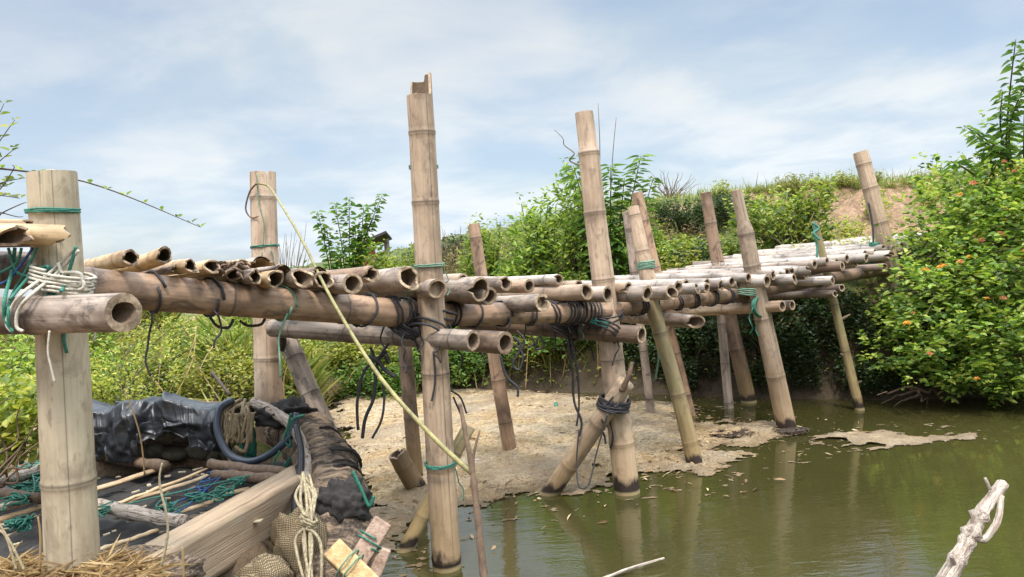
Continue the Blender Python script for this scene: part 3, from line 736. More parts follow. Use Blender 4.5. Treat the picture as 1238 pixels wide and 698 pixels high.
# --- deck poles: (end px, py, diameter px, length m, material, end style, back rise m)
DK = [(162, 311, 21, .95, 'splinter', 'torn', .00, -.03), (203, 307, 21, 1.0, 'splinter', 'torn', -.02, .03), (237, 321, 18, 1.0, 'splinter', 'torn', 0, 0), (262, 322, 18, 1.0, 'splinter', 'torn', 0, .02),
      (290, 330, 17, 1.0, 'dark', 'torn', 0, .05), (314, 334, 20, 1.1, 'grey', 'torn', .02, 0), (337, 337, 22, 1.05, 'splinter', 'torn', -.02, 0), (372, 337, 25, 1.05, 'grey', 'torn', 0, .01),
      (396, 338, 21, 1.1, 'dark', 'torn', 0, .04), (427, 343, 25, 1.1, 'grey', 'plain', 0, 0), (500, 336, 30, 1.1, 'grey', 'torn', -.02, 0), (530, 349, 24, 1.15, 'grey', 'plug', .02, 0),
      (581, 350, 30, 1.15, 'grey', 'plain', .03, 0), (592, 358, 22, 1.1, 'grey', 'plain', 0, .02), (656, 366, 22, 1.2, 'grey', 'plug', 0, 0), (710, 353, 20, 1.15, 'tan', 'plain', 0, .03), (735, 356, 20, 1.1, 'grey', 'plain', 0, 0),
      (784, 355, 20, 1.15, 'grey', 'plain', 0, -.01), (814, 354, 17, 1.1, 'grey', 'plain', 0, .02), (821, 347, 17, 1.2, 'grey', 'plain', .02, .04), (844, 349, 14, 1.1, 'grey', 'plain', 0, .01), (855, 348, 13, 1.1, 'grey', 'plain', 0, .04),
      (928, 340, 16, 1.25, 'tan', 'plain', 0, 0), (962, 338, 14, 1.2, 'grey', 'plain', 0, .02), (1008, 339, 11, 1.1, 'grey', 'plain', 0, .0), (983, 327, 12, 1.1, 'grey', 'torn', 0, .03), (1019, 322, 13, 1.15, 'dark', 'plain', 0, 0),
      (1048, 312, 12, 1.15, 'grey', 'plain', 0, .03), (1077, 309, 13, 1.2, 'grey', 'plain', 0, 0), (1100, 304, 12, 1.2, 'dark', 'plain', 0, 0), (1070, 323, 9, 1.0, 'dark', 'plain', 0, .0), (1122, 300, 12, 1.2, 'grey', 'plain', 0, 0)]
FILL = [(450, 331, 20), (478, 338, 18), (560, 339, 17), (612, 343, 18), (640, 346, 17), (676, 338, 13), (700, 346, 15), (760, 348, 15), (800, 345, 13), (872, 345, 13), (893, 343, 12), (905, 336, 12), (944, 334, 12), (958, 329, 11),
        (985, 320, 11), (1000, 316, 10), (1030, 314, 11), (1058, 306, 11), (1068, 301, 11), (1090, 298, 11), (1112, 292, 11), (1125, 288, 11), (975, 333, 11), (1035, 319, 10),
        (885, 341, 12), (915, 337, 12), (935, 333, 12), (952, 330, 11), (968, 326, 11), (1012, 318, 11), (1024, 313, 11), (1046, 308, 11), (1080, 302, 11), (1102, 297, 11), (1118, 294, 11), (1132, 291, 11), (1140, 288, 11), (1148, 287, 10), (1156, 285, 10), (1164, 283, 10), (1172, 282, 10), (1180, 281, 10), (830, 344, 13), (855, 343, 13)]
rn = random.Random(21)
for i, (px, py, w, L, m, sty, dz, dy) in enumerate(DK):
    Y = endY(px)+dy; E = P(px, py, Y); r = rpx(w, Y)
    a = rn.uniform(-.06, .06); v = Vector((V_.x*math.cos(a)-V_.y*math.sin(a), V_.x*math.sin(a)+V_.y*math.cos(a), 0))
    A = E + v*L + Z*(dz+rn.uniform(-.01, .02))
    if px > 820 and m in ('grey', 'tan'): m = 'ash'
    tl = rn.uniform(-.012, .012); ph_ = rn.uniform(0, 6.28)
    kw = dict(ragB=rn.choice([0, .006, .012]), wall=rn.uniform(.62, .82), fnB=lambda a, tl=tl, ph_=ph_: tl*math.cos(a-ph_))
    if sty == 'torn': kw = dict(ragB=rn.uniform(.05, .09), wall=.76)
    if sty == 'plug' or (sty == 'plain' and rn.random() < .3): kw['plugB'] = rn.choice([.012, .02, .035])
    o = bamboo('deck_pole', A, E, r*rn.uniform(.9, 1.08), r, m, BR, 24 if px < 760 else 16, sp=rn.uniform(.24, .36), seed=100+i, bend=rn.uniform(0, .015), **kw)
for i, (px, py, w) in enumerate(FILL):
    Y = endY(px)+rn.uniform(.12, .28); E = P(px, py, Y); r = rpx(w, Y); L = rn.uniform(.85, 1.15) if px < 800 else rn.uniform(1.1, 1.4)
    a = rn.uniform(-.07, .07); v = Vector((V_.x*math.cos(a)-V_.y*math.sin(a), V_.x*math.sin(a)+V_.y*math.cos(a), 0))
    bamboo('deck_pole', E + v*L + Z*rn.uniform(-.01, .03), E, r*rn.uniform(.9, 1.05), r, (rn.choice(['ash', 'ash', 'ash', 'grey']) if px > 780 else rn.choice(['grey', 'ash', 'tan', 'orange'])), BR, 16, sp=.3, seed=200+i, bend=rn.uniform(0, .02))
# broken split pieces on the nearest end of the deck
for i, (x0, y0, x1, y1, w, Y, m) in enumerate([(-60, 281, 94, 285, 25, 1.93, 'splinter'), (-60, 274, 60, 277, 22, 1.98, 'splinter'), (-60, 284, 36, 285, 26, 1.88, 'splinter'), (-60, 292, 80, 290, 16, 2.02, 'dark'), (-60, 276, 86, 279, 20, 2.06, 'grey')]):
    bamboo('deck_pole', P(x0, y0, Y+.10), P(x1, y1, Y), rpx(w, Y)*1.05, rpx(w, Y), m, BR, 28, sp=.3, seed=300+i, ragB=.11, wall=.72)
for i, (px, py, w) in enumerate([(278, 322, 24), (300, 324, 30), (325, 318, 26), (222, 324, 18), (350, 328, 26), (395, 330, 24), (250, 330, 16)]):
    Y = endY(px)+.05; E = P(px, py+4, Y)
    split_culm('split_pole', E+V_*rn.uniform(.5, .9)+Z*.0, E, rpx(w, Y), -1.3+rn.uniform(-.5, .5), 1.3+rn.uniform(-.5, .5), rn.choice(['splinter', 'grey', 'dark', 'dark']), BR, .12, .006, seed=40+i)
# torn dark fibres
mb = MB()
for k in range(14):
    b = P(275+rn.uniform(-16, 24), 325+rn.uniform(-8, 6), endY(280)+rn.uniform(-.02, .1)); q = b+Vector((rn.uniform(-.03, .05), rn.uniform(-.06, .0), rn.uniform(-.025, .02)))
    mb.tube([b, (b+q)/2+Vector((0, 0, .006)), q], [.006, .005, .001], 5)
mb.build('splinters', MT['twig'], BR)
# --- lashings on beams and crossbeams
def on(px, py, Y): return P(px, py, Y)
def bax(A, B): return (B-A).normalized()
l1ax = bax(P(60, 343, 2.13), P(497, 380, 2.99)); l2ax = bax(P(480, 382, 3.03), P(745, 377, 3.80)); l3ax = bax(P(690, 379, 3.78), P(912, 354, 5.0))
def along(A, B, u): return A+(B-A)*u
for u, n, m in ((.22, 1, 'blackcord'), (.36, 1, 'blackcord'), (.56, 1, 'greengrey'), (.83, 1.6, 'blackcord'), (.93, 2, 'blackcord'), (.97, 3, 'blackcord')):
    wraps('lashing', along(P(60, 343, 2.13), P(497, 380, 2.99), u), l1ax, .061, n, .02*n, .0045, m, L1, 1, .07, .3)
for u, n in ((.2, 2), (.30, 1.5), (.42, 1), (.55, 2), (.66, 2), (.73, 3), (.79, 3), (.86, 4)):
    wraps('lashing', along(P(480, 382, 3.03), P(745, 377, 3.80), u), l2ax, .054, n, .022*n, .0045, 'blackcord', L2, 1, .08, .25)
for u, n in ((.3, 3), (.38, 2), (.5, 1.5), (.6, 3), (.7, 2), (.8, 2)):
    wraps('lashing', along(P(690, 379, 3.78), P(912, 354, 5.0), u), l3ax, .050, n, .022*n, .0045, 'blackcord', L3, 0, .1, .3)
for (px, py, Y, R, n, ob) in ((516, 402, 2.95, .072, 2, LB1), (524, 380, 3.0, .075, 2, L2), (495, 392, 2.98, .066, 5, LB1), (730, 400, 3.70, .078, 3, LC), (735, 382, 3.76, .072, 2, LC), (690, 398, 3.84, .053, 7, LC), (683, 398, 3.86, .054, 5, LC)):
    wraps('lashing', P(px, py, Y), Vector((rn.uniform(-.5, .8), rn.uniform(-.4, .4), rn.uniform(.2, 1))), R, n, .06, .005, 'blackcord', ob, 2, .15, .3)
wraps('lashing', P(717, 388, 3.72), Vector((.3, 0, 1)), .075, 3, .03, .006, 'green', LC, 1)
wraps('lashing', P(918, 371, 4.74), bax(P(800, 378, 5.5), P(946, 370, 4.66)), .06, 4, .03, .005, 'green', LE, 2)
wraps('lashing', P(905, 353, 4.8), Vector((.2, 0, 1)), .075, 4, .05, .005, 'greengrey', LE, 1)
# near bent: green and white cords binding crossbeam to post
for pts, r, m in (([(92, 300), (60, 330), (30, 352), (14, 372), (8, 392), (16, 402)], .0045, 'white'), ([(95, 303), (66, 333), (38, 356), (22, 376), (20, 395), (28, 401)], .0045, 'white'),
                  ([(70, 318), (80, 340), (96, 345), (98, 332), (78, 330), (62, 340)], .005, 'white'), ([(60, 350), (80, 338), (100, 340), (97, 350), (70, 344)], .005, 'white'),
                  ([(92, 298), (86, 320), (78, 345), (74, 352)], .005, 'green'), ([(18, 300), (14, 330), (6, 360), (6, 385), (16, 402)], .005, 'green'), ([(10, 300), (22, 330), (50, 332), (58, 322), (40, 330), (12, 362)], .004, 'green'),
                  ([(45, 300), (30, 330), (18, 350), (10, 372), (12, 398)], .004, 'green'), ([(0, 330), (20, 318), (26, 300)], .004, 'green'), ([(-20, 350), (8, 340), (24, 322), (40, 300)], .004, 'bluecord'),
                  ([(60, 400), (58, 425), (62, 445), (66, 462)], .003, 'white')):
    q = [P(x, y, 1.965 if y < 352 else 1.86) for x, y in pts]
    cord('lashing', q, r, m, LA, 6)
wraps('lashing', P(57, 331, 1.985), Vector((1, 0, .2)), .014, 4, .02, .006, 'green', LA, 3)
wraps('lashing', P(75, 338, 2.0), Vector((.3, 0, 1)), .074, 5, .05, .004, 'white', N1, 1)
# hanging black cords and tails
def hang(par, *chains):
    for Y, r, pts in chains: cord('hanging_cord', [P(x, y, Y) for x, y in pts], r, 'blackcord', par, 7, .1)
hang(LB1, (2.95, .006, [(470, 415), (458, 432), (440, 450), (432, 485), (433, 520)]), (2.97, .007, [(468, 425), (456, 440), (452, 480), (442, 505), (438, 530)]), (2.96, .005, [(455, 440), (464, 470), (462, 505), (450, 530)]),
     (2.95, .008, [(440, 430), (456, 436), (466, 448), (478, 456)]), (2.96, .006, [(448, 420), (455, 436), (462, 428), (470, 440)]), (2.9, .004, [(524, 425), (526, 460), (522, 485)]))
hang(LB2, (2.97, .005, [(605, 430), (612, 455), (625, 468), (626, 480)]), (3.0, .005, [(622, 408), (630, 420), (620, 440), (628, 447), (632, 430), (625, 418)]), (3.0, .004, [(625, 400), (634, 412), (630, 425)]),
     (3.05, .004, [(548, 480), (560, 510), (566, 545), (574, 575)]), (3.1, .004, [(540, 470), (556, 480), (564, 500)]))
hang(LC, (3.7, .006, [(686, 412), (692, 450), (694, 485), (703, 510), (700, 528)]), (3.7, .005, [(690, 412), (698, 450), (700, 490), (697, 515)]), (3.72, .005, [(652, 405), (658, 418), (648, 422), (650, 408)]), (3.7, .004, [(640, 402), (646, 415), (638, 420)]))
hang(L1, (2.5, .005, [(252, 380), (262, 394), (276, 396), (282, 386)]), (2.6, .005, [(290, 388), (300, 394), (316, 392), (322, 380)]))
cord('green_twine', [P(318, 360, 2.62), P(322, 372, 2.6), P(318, 384, 2.62)], .006, 'green', L1)
cord('green_twine', [P(790, 400, 4.3), P(796, 430, 4.35), P(792, 460, 4.4)], .006, 'greengrey', LD)
cord('red_rag', [P(337, 400, 3.6), P(342, 412, 3.58), P(339, 424, 3.58)], .018, 'dtwig', F2)

# ------------------------------------------------------------------ plants
def shrub_mesh(seed, H, Rr, ncl, nleaf, ll, lw, shape='dome', spreadc=.10, up=.3, droop=0.0, gap=.0):
    """local-space leaf and stem meshes of a shrub"""
    rs = np.random.RandomState(seed)
    nst = max(4, ncl//14)
    cen = []
    lobes = [(rs.uniform(0, 6.28), rs.uniform(.3, .75), rs.uniform(.35, 1.0), rs.uniform(.28, .5)) for _ in range(9)]
    while len(cen) < ncl:
        a, rr, hh, sz = lobes[rs.randint(len(lobes))]
        d = rs.normal(0, 1, 3); d /= np.linalg.norm(d); d *= rs.uniform(.45, 1)**.5*sz
        p = np.array([math.cos(a)*rr*Rr, math.sin(a)*rr*Rr, hh*H*.72]) + d*np.array([Rr, Rr, H*.62])
        if shape == 'tall': p[:2] *= .6
        if p[2] > .02*H: cen.append(p)
    cen = np.array(cen)
    pos = []; dr = []
    for p in cen:
        n = rs.randint(int(nleaf*.6), int(nleaf*1.4)+1)
        ax = np.array([p[0]*.6, p[1]*.6, H*.35+up]); ax /= np.linalg.norm(ax)
        tt = rs.uniform(-.5, .5, (n, 1)); b = p + ax*tt*spreadc*2 + rs.normal(0, spreadc*.25, (n, 3))
        ang = rs.uniform(0, 6.28, n); d = np.stack([np.cos(ang), np.sin(ang), rs.uniform(-.2, .7, n)-droop], 1) + ax*.3
        pos.append(b); dr.append(d)
    pos = np.concatenate(pos); dr = np.concatenate(dr); n = len(pos)
    sz = rs.uniform(.6, 1.15, n)
    lv, lq = leaf_arrays(pos, dr, ll*sz, lw*sz, rs)
    mb = MB(); rr_ = random.Random(seed)
    for k in range(nst*3):
        p = Vector(cen[rs.randint(len(cen))]); b = Vector((rs.uniform(-.15, .15)*Rr, rs.uniform(-.15, .15)*Rr, -.05))
        m = (b+p)/2 + Vector((rs.uniform(-.1, .1)*Rr, rs.uniform(-.1, .1)*Rr, .12*H))
        mb.tube(spline([b, m, p], 4), [.012*H*(1-.8*i/8)+.002 for i in range(9)], 5, rnd=rr_)
    return lv, lq, mb
def shrub_proto(name, loc, args, lm, label, cat='shrub', group=None, sm='stem'):
    o = thing(name, loc, label, cat, group)
    lv, lq, mb = shrub_mesh(*args[0], **args[1])
    fastmesh('foliage', lv+np.array(loc), lq, MT[lm], o)
    mb.v = [tuple(Vector(p)+Vector(loc)) for p in mb.v]; mb.build('stems', MT[sm], o)
    return o
def dup(o, loc, rz=0, sc=1.0, label=None, group=None):
    c = o.copy(); COL.objects.link(c); c.location = loc; c.rotation_euler = (0, 0, rz)
    c.scale = (sc, sc, sc) if not isinstance(sc, tuple) else sc
    for ch in o.children:
        d = ch.copy(); COL.objects.link(d); d.parent = c
    if label: c['label'] = label
    if group: c['group'] = group
    return c
def gl(x, y, dz=-.02): return Vector((x, y, hz(x, y)+dz))

# left bank: low yellow-green bushes
LATE = []
G1 = 'yellow-green bushes covering the far left bank'
pr = [shrub_proto('bush', gl(-2.2, 5.6), ((41, .42, .42, 150, 17, .038, .021), {}), 'leafA', 'low yellow-green bush on the left bank behind the black-lined pit', 'bush', G1),
      shrub_proto('bush', gl(-3.1, 6.1), ((42, .54, .46, 160, 17, .036, .019), dict(up=.5)), 'leafA', 'low yellow-green bush on the left bank behind the black-lined pit', 'bush', G1),
      shrub_proto('bush', gl(-1.5, 7.6), ((43, .44, .40, 140, 17, .044, .017), dict(up=.6)), 'leafC', 'low yellow-green bush on the left bank behind the black-lined pit', 'bush', G1)]
rb = random.Random(3)
spots = []
for k in range(400):
    if len(spots) >= 44: break
    x = rb.uniform(-5.2, -1.7); y = rb.uniform(4.5, 8.6)
    if x > -.42*y+.35 and y < 6.5 and x > -1.9: continue
    s = float(sdist(np.array([x]), np.array([y]), POND)[0])
    if s < .22: continue
    u = (x/y*900+619)
    if u < -60 or u > 480: continue
    if 165 < u < 330 and y < 5.75: continue         # bare earth
    if any((x-a)**2+(y-b)**2 < .16 for a, b in spots): continue
    spots.append((x, y))
for i, (x, y) in enumerate(spots):
    dup(pr[i % 3], gl(x, y), rb.uniform(0, 6.28), rb.uniform(.45, 1.2))
for i, (x, y, sc) in enumerate([(-3.3, 6.3, .5), (-2.5, 6.6, .42), (-3.8, 7.4, .6), (-1.95, 6.9, .4), (-2.9, 7.6, .5), (-4.4, 6.7, .55)]): LATE.append((x, y, sc))
# bushes along the far shore, seen under the bridge
G2 = 'bushes along the far shore under the bridge'
LB_ = 'bush on the far shore seen under the middle of the bridge'
pr2 = [shrub_proto('bush', gl(-.6, 7.45), ((51, .6, .5, 130, 14, .055, .026), {}), 'leafB', LB_, 'bush', G2), shrub_proto('bush', gl(.2, 7.3), ((52, .55, .5, 130, 14, .06, .025), dict(droop=.4)), 'leafA', LB_, 'bush', G2)]
for i in range(30):
    x = -1.7+i*.115+rb.uniform(-.1, .1); y = (7.62 if i % 2 else 7.35)-.48*max(0, x)+rb.uniform(-.05, .2)
    dup(pr2[i % 2], gl(x, y), rb.uniform(0, 6.28), rb.uniform(.65, 1.05))
# taller shrubs above the deck
big = shrub_proto('shrub', gl(.25, 7.7), ((61, 1.55, .8, 320, 14, .075, .030), dict(shape='tall', spreadc=.13)), 'leafC', 'broad bright green shrub rising behind the second tall post', 'shrub')
dup(big, gl(.75, 7.4), 2.1, (.9, .9, 1.0), 'bright green shrub behind the cluster of three thin posts')
dup(big, gl(-.2, 8.2), 4.0, (.8, .8, .82), 'smaller bright green shrub between the two tallest posts')
dup(big, gl(1.25, 7.0), 1.0, (.62, .62, .55), 'low green shrub behind the deck to the right of the thin posts')
rnd_ = shrub_proto('shrub', gl(-2.05, 8.6), ((62, 1.25, .75, 260, 14, .07, .034), {}), 'leafC', 'round light green shrub above the deck, left of the tallest post', 'shrub')
dup(rnd_, gl(-1.15, 9.0), 2.2, (.6, .6, .88), 'small green shrub just left of the tallest post')
dup(rnd_, gl(-1.35, 9.6), 3.2, (.62, .62, .72), 'dark green shrub just right of the tallest post')
# sapling with separate leafy twigs
def leafy_stem(mbS, lv_all, base, top, bow, nl, ll, lw, rs, r0_=.008, droop=.3, start=.25, whorl=1, pet=.02):
    pts = spline([base, (base+top)/2+bow, top], 8); m = len(pts)
    mbS.tube(pts, [r0_*(1-.75*i/(m-1)) for i in range(m)], 6)
    pos = []; dr = []
    for k in range(nl):
        u = start+(1-start)*k/max(1, nl-1); i = min(m-2, int(u*(m-1))); p = pts[i].lerp(pts[i+1], u*(m-1)-i)
        for w in range(whorl):
            a = k*2.4+w*2*PI/whorl+rs.uniform(-.3, .3); d = Vector((math.cos(a), math.sin(a), rs.uniform(.0, .5)-droop))
            pos.append(p+d*pet*.5); dr.append(d)
    n = len(pos); sz = rs.uniform(.65, 1.15, n)*np.linspace(1.05, .7, n)
    v, q = leaf_arrays(np.array([tuple(p) for p in pos]), np.array([tuple(d) for d in dr]), ll*sz, lw*sz, rs)
    lv_all.append((v, q))
def plant(name, stems, lm, label, cat, loc, seed, sm='stem', group=None):
    o = thing(name, loc, label, cat, group); rs = np.random.RandomState(seed); mb = MB(); L = []
    for kw in stems: leafy_stem(mb, L, rs=rs, **kw)
    vs_ = []; qs = []; n = 0
    for v, q in L: vs_.append(v); qs.append(q+n); n += len(v)
    mb.build('stems', MT[sm], o); fastmesh('foliage', np.concatenate(vs_), np.concatenate(qs), MT[lm], o)
    return o
b = gl(-1.9, 8.0)
plant('sapling', [dict(base=b, top=P(x, y, 8.0), bow=Vector((rb.uniform(-.08, .08), 0, .1)), nl=n+14, ll=.12, lw=.075, r0_=.012, start=.3, whorl=2) for x, y, n in
                  ((462, 236, 26), (440, 248, 22), (422, 240, 24), (405, 246, 20), (384, 256, 20), (395, 275, 18), (430, 275, 18), (452, 262, 18))], 'leafB', 'leafy sapling with upright twigs against the sky above the deck', 'sapling', b, 71)
b = gl(.95, 7.0)
plant('tall_weed', [dict(base=b+Vector((rb.uniform(-.1, .1), 0, 0)), top=P(x, y, 7.0), bow=Vector((rb.uniform(-.06, .06), 0, .05)), nl=n+10, whorl=2, ll=.19, lw=.05, r0_=.012, start=.35, droop=.35) for x, y, n in
                    ((693, 200, 26), (738, 200, 30), (755, 215, 26), (775, 188, 34), (790, 215, 24), (715, 225, 24))], 'leafB', 'tall weed with long drooping leaves beside the second tall post', 'weed', b, 72)
b = gl(1.1, 7.6)
def twiggy(name, base, tips, r, label, cat='twigs', mat='twig'):
    mb = MB()
    for tp in tips:
        q = [base]; n = 5
        for i in range(1, n): q.append(base.lerp(tp, i/n)+Vector((rb.uniform(-.03, .03), rb.uniform(-.03, .03), rb.uniform(-.03, .03))))
        q.append(tp); pp = spline(q, 4); m = len(pp); mb.tube(pp, [r*(1-.8*i/(m-1)) for i in range(m)], 5)
    return tag(mb.build(name, MT[mat]), label, cat)
twiggy('bare_twig', gl(.85, 7.2), [P(723, 125, 7.2), P(745, 142, 7.2)], .012, 'thin bare twig standing up beside the second tall post', 'twig')
twiggy('bare_twig', P(700, 200, 4.4), [P(670, 157, 4.4)], .006, 'short curved twig sticking out left of the second tall post', 'twig')
twiggy('bare_bush', gl(2.5, 11.4), [P(806+rb.uniform(-28, 42), 205+rb.uniform(0, 25), 11.4) for _ in range(26)], .010, 'bare twiggy bush on the levee top', 'bush')
twiggy('bare_bush', gl(-.9, 11.5), [P(548+rb.uniform(-25, 30), 272+rb.uniform(0, 25), 11.5) for _ in range(26)], .010, 'bare twiggy bush right of the tallest post', 'bush')
twiggy('bare_bush', gl(-2.6, 8.2), [P(350+rb.uniform(-22, 26), 268+rb.uniform(0, 45), 8.2) for _ in range(24)], .008, 'bare twiggy bush beside the thick tan post', 'bush')
# dry brush slope behind
dryb = shrub_proto('dry_shrub', gl(-.3, 10.6), ((64, .9, .9, 220, 14, .07, .018), {}), 'dry', 'dry brown brush on the slope between the two tallest posts', 'shrub', None, 'twig')
dup(dryb, gl(.5, 10.2), 1.7, 1.0, 'dry brown brush right behind the broad bright green shrub')
dup(dryb, gl(1.9, 9.4), .7, .8, 'dry brown brush below the levee behind the thin posts')
for i in range(9):
    x = rb.uniform(-4.4, -1.9); y = rb.uniform(5.9, 8.2)
    dup(pr2[0], gl(x, y), rb.uniform(0, 6.28), rb.uniform(.4, .8), 'mid-green bush standing out among the yellow-green bushes of the left bank', 'mid-green bushes on the left bank')
tf = shrub_proto('grass_tuft', gl(-2.4, 6.0), ((70, .5, .2, 30, 14, .26, .012), dict(up=1.2, droop=-.6)), 'grassm', 'tall tuft of grass among the yellow-green bushes of the left bank', 'grass', 'tall grass tufts on the left bank', 'twig')
for i in range(14): dup(tf, gl(rb.uniform(-4.4, -1.7), rb.uniform(5.6, 8.0)), rb.uniform(0, 6.28), rb.uniform(.6, 1.15))
for i, (x, y, sc) in enumerate(LATE): dup(dryb, gl(x, y), i*1.1, (sc, sc, sc*.8), 'dry brown shrub among the yellow-green bushes of the left bank', 'dry brown shrubs on the left bank')
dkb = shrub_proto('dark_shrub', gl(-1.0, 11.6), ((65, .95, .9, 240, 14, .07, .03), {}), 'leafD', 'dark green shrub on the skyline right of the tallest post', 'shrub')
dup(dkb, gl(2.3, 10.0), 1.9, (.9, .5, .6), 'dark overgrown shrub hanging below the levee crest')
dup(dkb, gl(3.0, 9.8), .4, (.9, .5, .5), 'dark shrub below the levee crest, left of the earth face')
# right slope bushes
gb = shrub_proto('shrub', gl(2.75, 7.3), ((66, .85, .62, 260, 14, .062, .034), {}), 'leafC', 'light green leafy shrub beyond the far end of the deck', 'shrub')
dup(gb, gl(3.15, 8.0), 1.3, .9, 'light green shrub in front of the bare earth face')
dup(gb, gl(2.05, 7.6), 2.6, (.8, .8, .62), 'light green shrub behind the leaning posts of the deck')
dup(gb, gl(1.6, 8.4), 3.6, (.9, .9, .6), 'yellowish shrub on the slope left of the upright orange post')
dup(gb, gl(4.6, 7.4), 4.6, .62, 'light green shrub right of the bank path')
wt = shrub_proto('weed_clump', gl(4.4, 8.9), ((68, .26, .22, 40, 12, .05, .022), dict(up=.5)), 'leafA', 'small weed clump growing on the bare earth face', 'weed', 'small weed clumps on the bare earth face and levee top')
for x, y in ((3.6, 9.2), (5.0, 8.8), (5.3, 9.4), (3.9, 8.5), (4.8, 9.7), (3.3, 9.6), (5.8, 9.1), (4.2, 9.9), (6.2, 9.6), (4.5, 10.0), (3.0, 10.4)):
    dup(wt, gl(x, y), x*3, rb.uniform(.5, 1.1))
hg = shrub_proto('overhanging_grass', gl(4.0, 10.1), ((69, .22, .34, 60, 14, .09, .010), dict(droop=.9, up=.0)), 'grassm', 'tuft of grass hanging over the eroded lip of the levee', 'grass', 'grass tufts hanging over the eroded lip of the levee', 'twig')
for k in range(14):
    x = 2.9+k*.27; dup(hg, Vector((x, 10.62-.31*(x-3.2) if x < 6 else 9.9, 0))+Vector((0, -.18, hz(x, (10.62-.31*(x-3.2))-.18)-.03)), k*1.7, rb.uniform(.3, .75))
# dark undergrowth under the deck's bank end, leaves coloured darker for its shade
G3 = 'dark bushes with shade in their leaf colour under the bank end of the deck'
du = shrub_proto('shade_tinted_bush', Vector((2.0, 6.0, .1)), ((67, .75, .42, 170, 13, .055, .03), {}), 'leafD', 'dark bush with shade in its leaf colour under the bank end of the deck', 'bush', G3)
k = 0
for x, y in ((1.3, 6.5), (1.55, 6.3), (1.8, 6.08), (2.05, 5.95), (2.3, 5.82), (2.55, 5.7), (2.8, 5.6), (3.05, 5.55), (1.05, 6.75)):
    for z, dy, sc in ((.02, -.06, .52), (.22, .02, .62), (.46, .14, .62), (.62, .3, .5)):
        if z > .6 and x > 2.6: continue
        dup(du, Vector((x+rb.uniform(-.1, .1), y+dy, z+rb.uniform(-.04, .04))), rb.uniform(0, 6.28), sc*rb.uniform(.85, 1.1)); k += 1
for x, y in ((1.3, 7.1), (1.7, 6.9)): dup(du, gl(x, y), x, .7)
fr = [(845, 440), (860, 455), (850, 470)]
# big lantana on the right bank
LT = thing('lantana_bush', gl(3.3, 5.55), 'big leafy bush with small orange and pink flowers over the water on the right bank', 'bush')
rs = np.random.RandomState(90)
LOB = [(1150, 400, 5.05, .42), (1205, 330, 5.2, .50), (1142, 325, 5.4, .36), (1100, 420, 5.2, .28), (1225, 420, 4.95, .42), (1175, 265, 5.6, .48), (1255, 300, 5.3, .6), (1245, 230, 5.7, .5), (1265, 400, 5.0, .55), (1165, 440, 5.0, .25), (1165, 255, 5.9, .3),
       (1120, 372, 5.3, .34), (1300, 300, 5.4, .7), (1215, 455, 4.9, .2)]
pos = []; dr = []; out = []; cl = []
tot = sum(l[3]**2 for l in LOB)
for px, py, Y, r in LOB:
    c = np.array(P(px, py, Y))
    for k in range(int(2250*r*r/tot)):
        d = rs.normal(0, 1, 3); d /= np.linalg.norm(d); rad = r*(1+.5*(vnoise(np.array([d[0]*3.4+px]), np.array([d[2]*3.4+py]))[0]-.5))*(rs.uniform(.72, 1.0) if rs.rand() < .75 else rs.uniform(.95, 1.22))
        p = c+d*rad*np.array([1, .9, .92])
        if p[2] < .05: continue
        cl.append((p, d)); n = rs.randint(8, 15)
        ax = d*.7+np.array([0, -.1, .45]); ax /= np.linalg.norm(ax)
        b = p + ax*rs.uniform(-.09, .07, (n, 1)) + rs.normal(0, .018, (n, 3)); ang = rs.uniform(0, 6.28, n)
        pos.append(b); dr.append(np.stack([np.cos(ang), np.sin(ang), rs.uniform(-.35, .5, n)], 1)+ax*.35)
pos = np.concatenate(pos); dr = np.concatenate(dr); sz = rs.uniform(.45, 1.3, len(pos))
v, q = leaf_arrays(pos, dr, .050*sz, .029*sz, rs); fastmesh('foliage', v, q, MT['leafE'], LT)
mb = MB(); root = gl(3.3, 5.6)
for k in range(90):
    p, d = cl[rs.randint(len(cl))]; p = Vector(p); m = root.lerp(p, .55)+Vector((0, 0, .15)); mb.tube(spline([root+Vector((rs.uniform(-.5, .6), rs.uniform(-.1, .3), 0)), m, p], 5), [.012*(1-.8*i/10) for i in range(11)], 5)
mb.build('stems', MT['stem'], LT)
def blossom(seed):
    rs2 = np.random.RandomState(seed); n = 26; a = rs2.uniform(0, 6.28, n); e = rs2.uniform(.1, 1.4, n)
    d = np.stack([np.cos(a)*np.cos(e), np.sin(a)*np.cos(e), np.sin(e)], 1)
    return leaf_arrays(d*.008, d+rs2.normal(0, .3, (n, 3)), .017, .014, rs2)
fl = None; nf = 0
face = sorted([c for c in cl if c[1][1] < -.35 and c[1][2] > -.45 and c[0][0]/c[0][1] < .72], key=lambda c: rs.rand())
for p, d in face:
    if nf >= 44: break
    w = Vector(p)+Vector(d)*.07+Vector((0, -.02, .02))
    if fl is None or nf in (1,):
        v, q = blossom(nf); o = fastmesh('flower', v*1.25+np.array(w), q, MT['petal_o' if nf == 0 else 'petal_p'], LT, tuple(w))
        if nf == 0: fl = [o]
        else: fl.append(o)
    else:
        o = fl[0 if rs.rand() < .65 else 1].copy(); COL.objects.link(o); o.location = w-WORG[LT.name]; s = rs.uniform(.45, 1.05); o.scale = (s, s, s)
    nf += 1
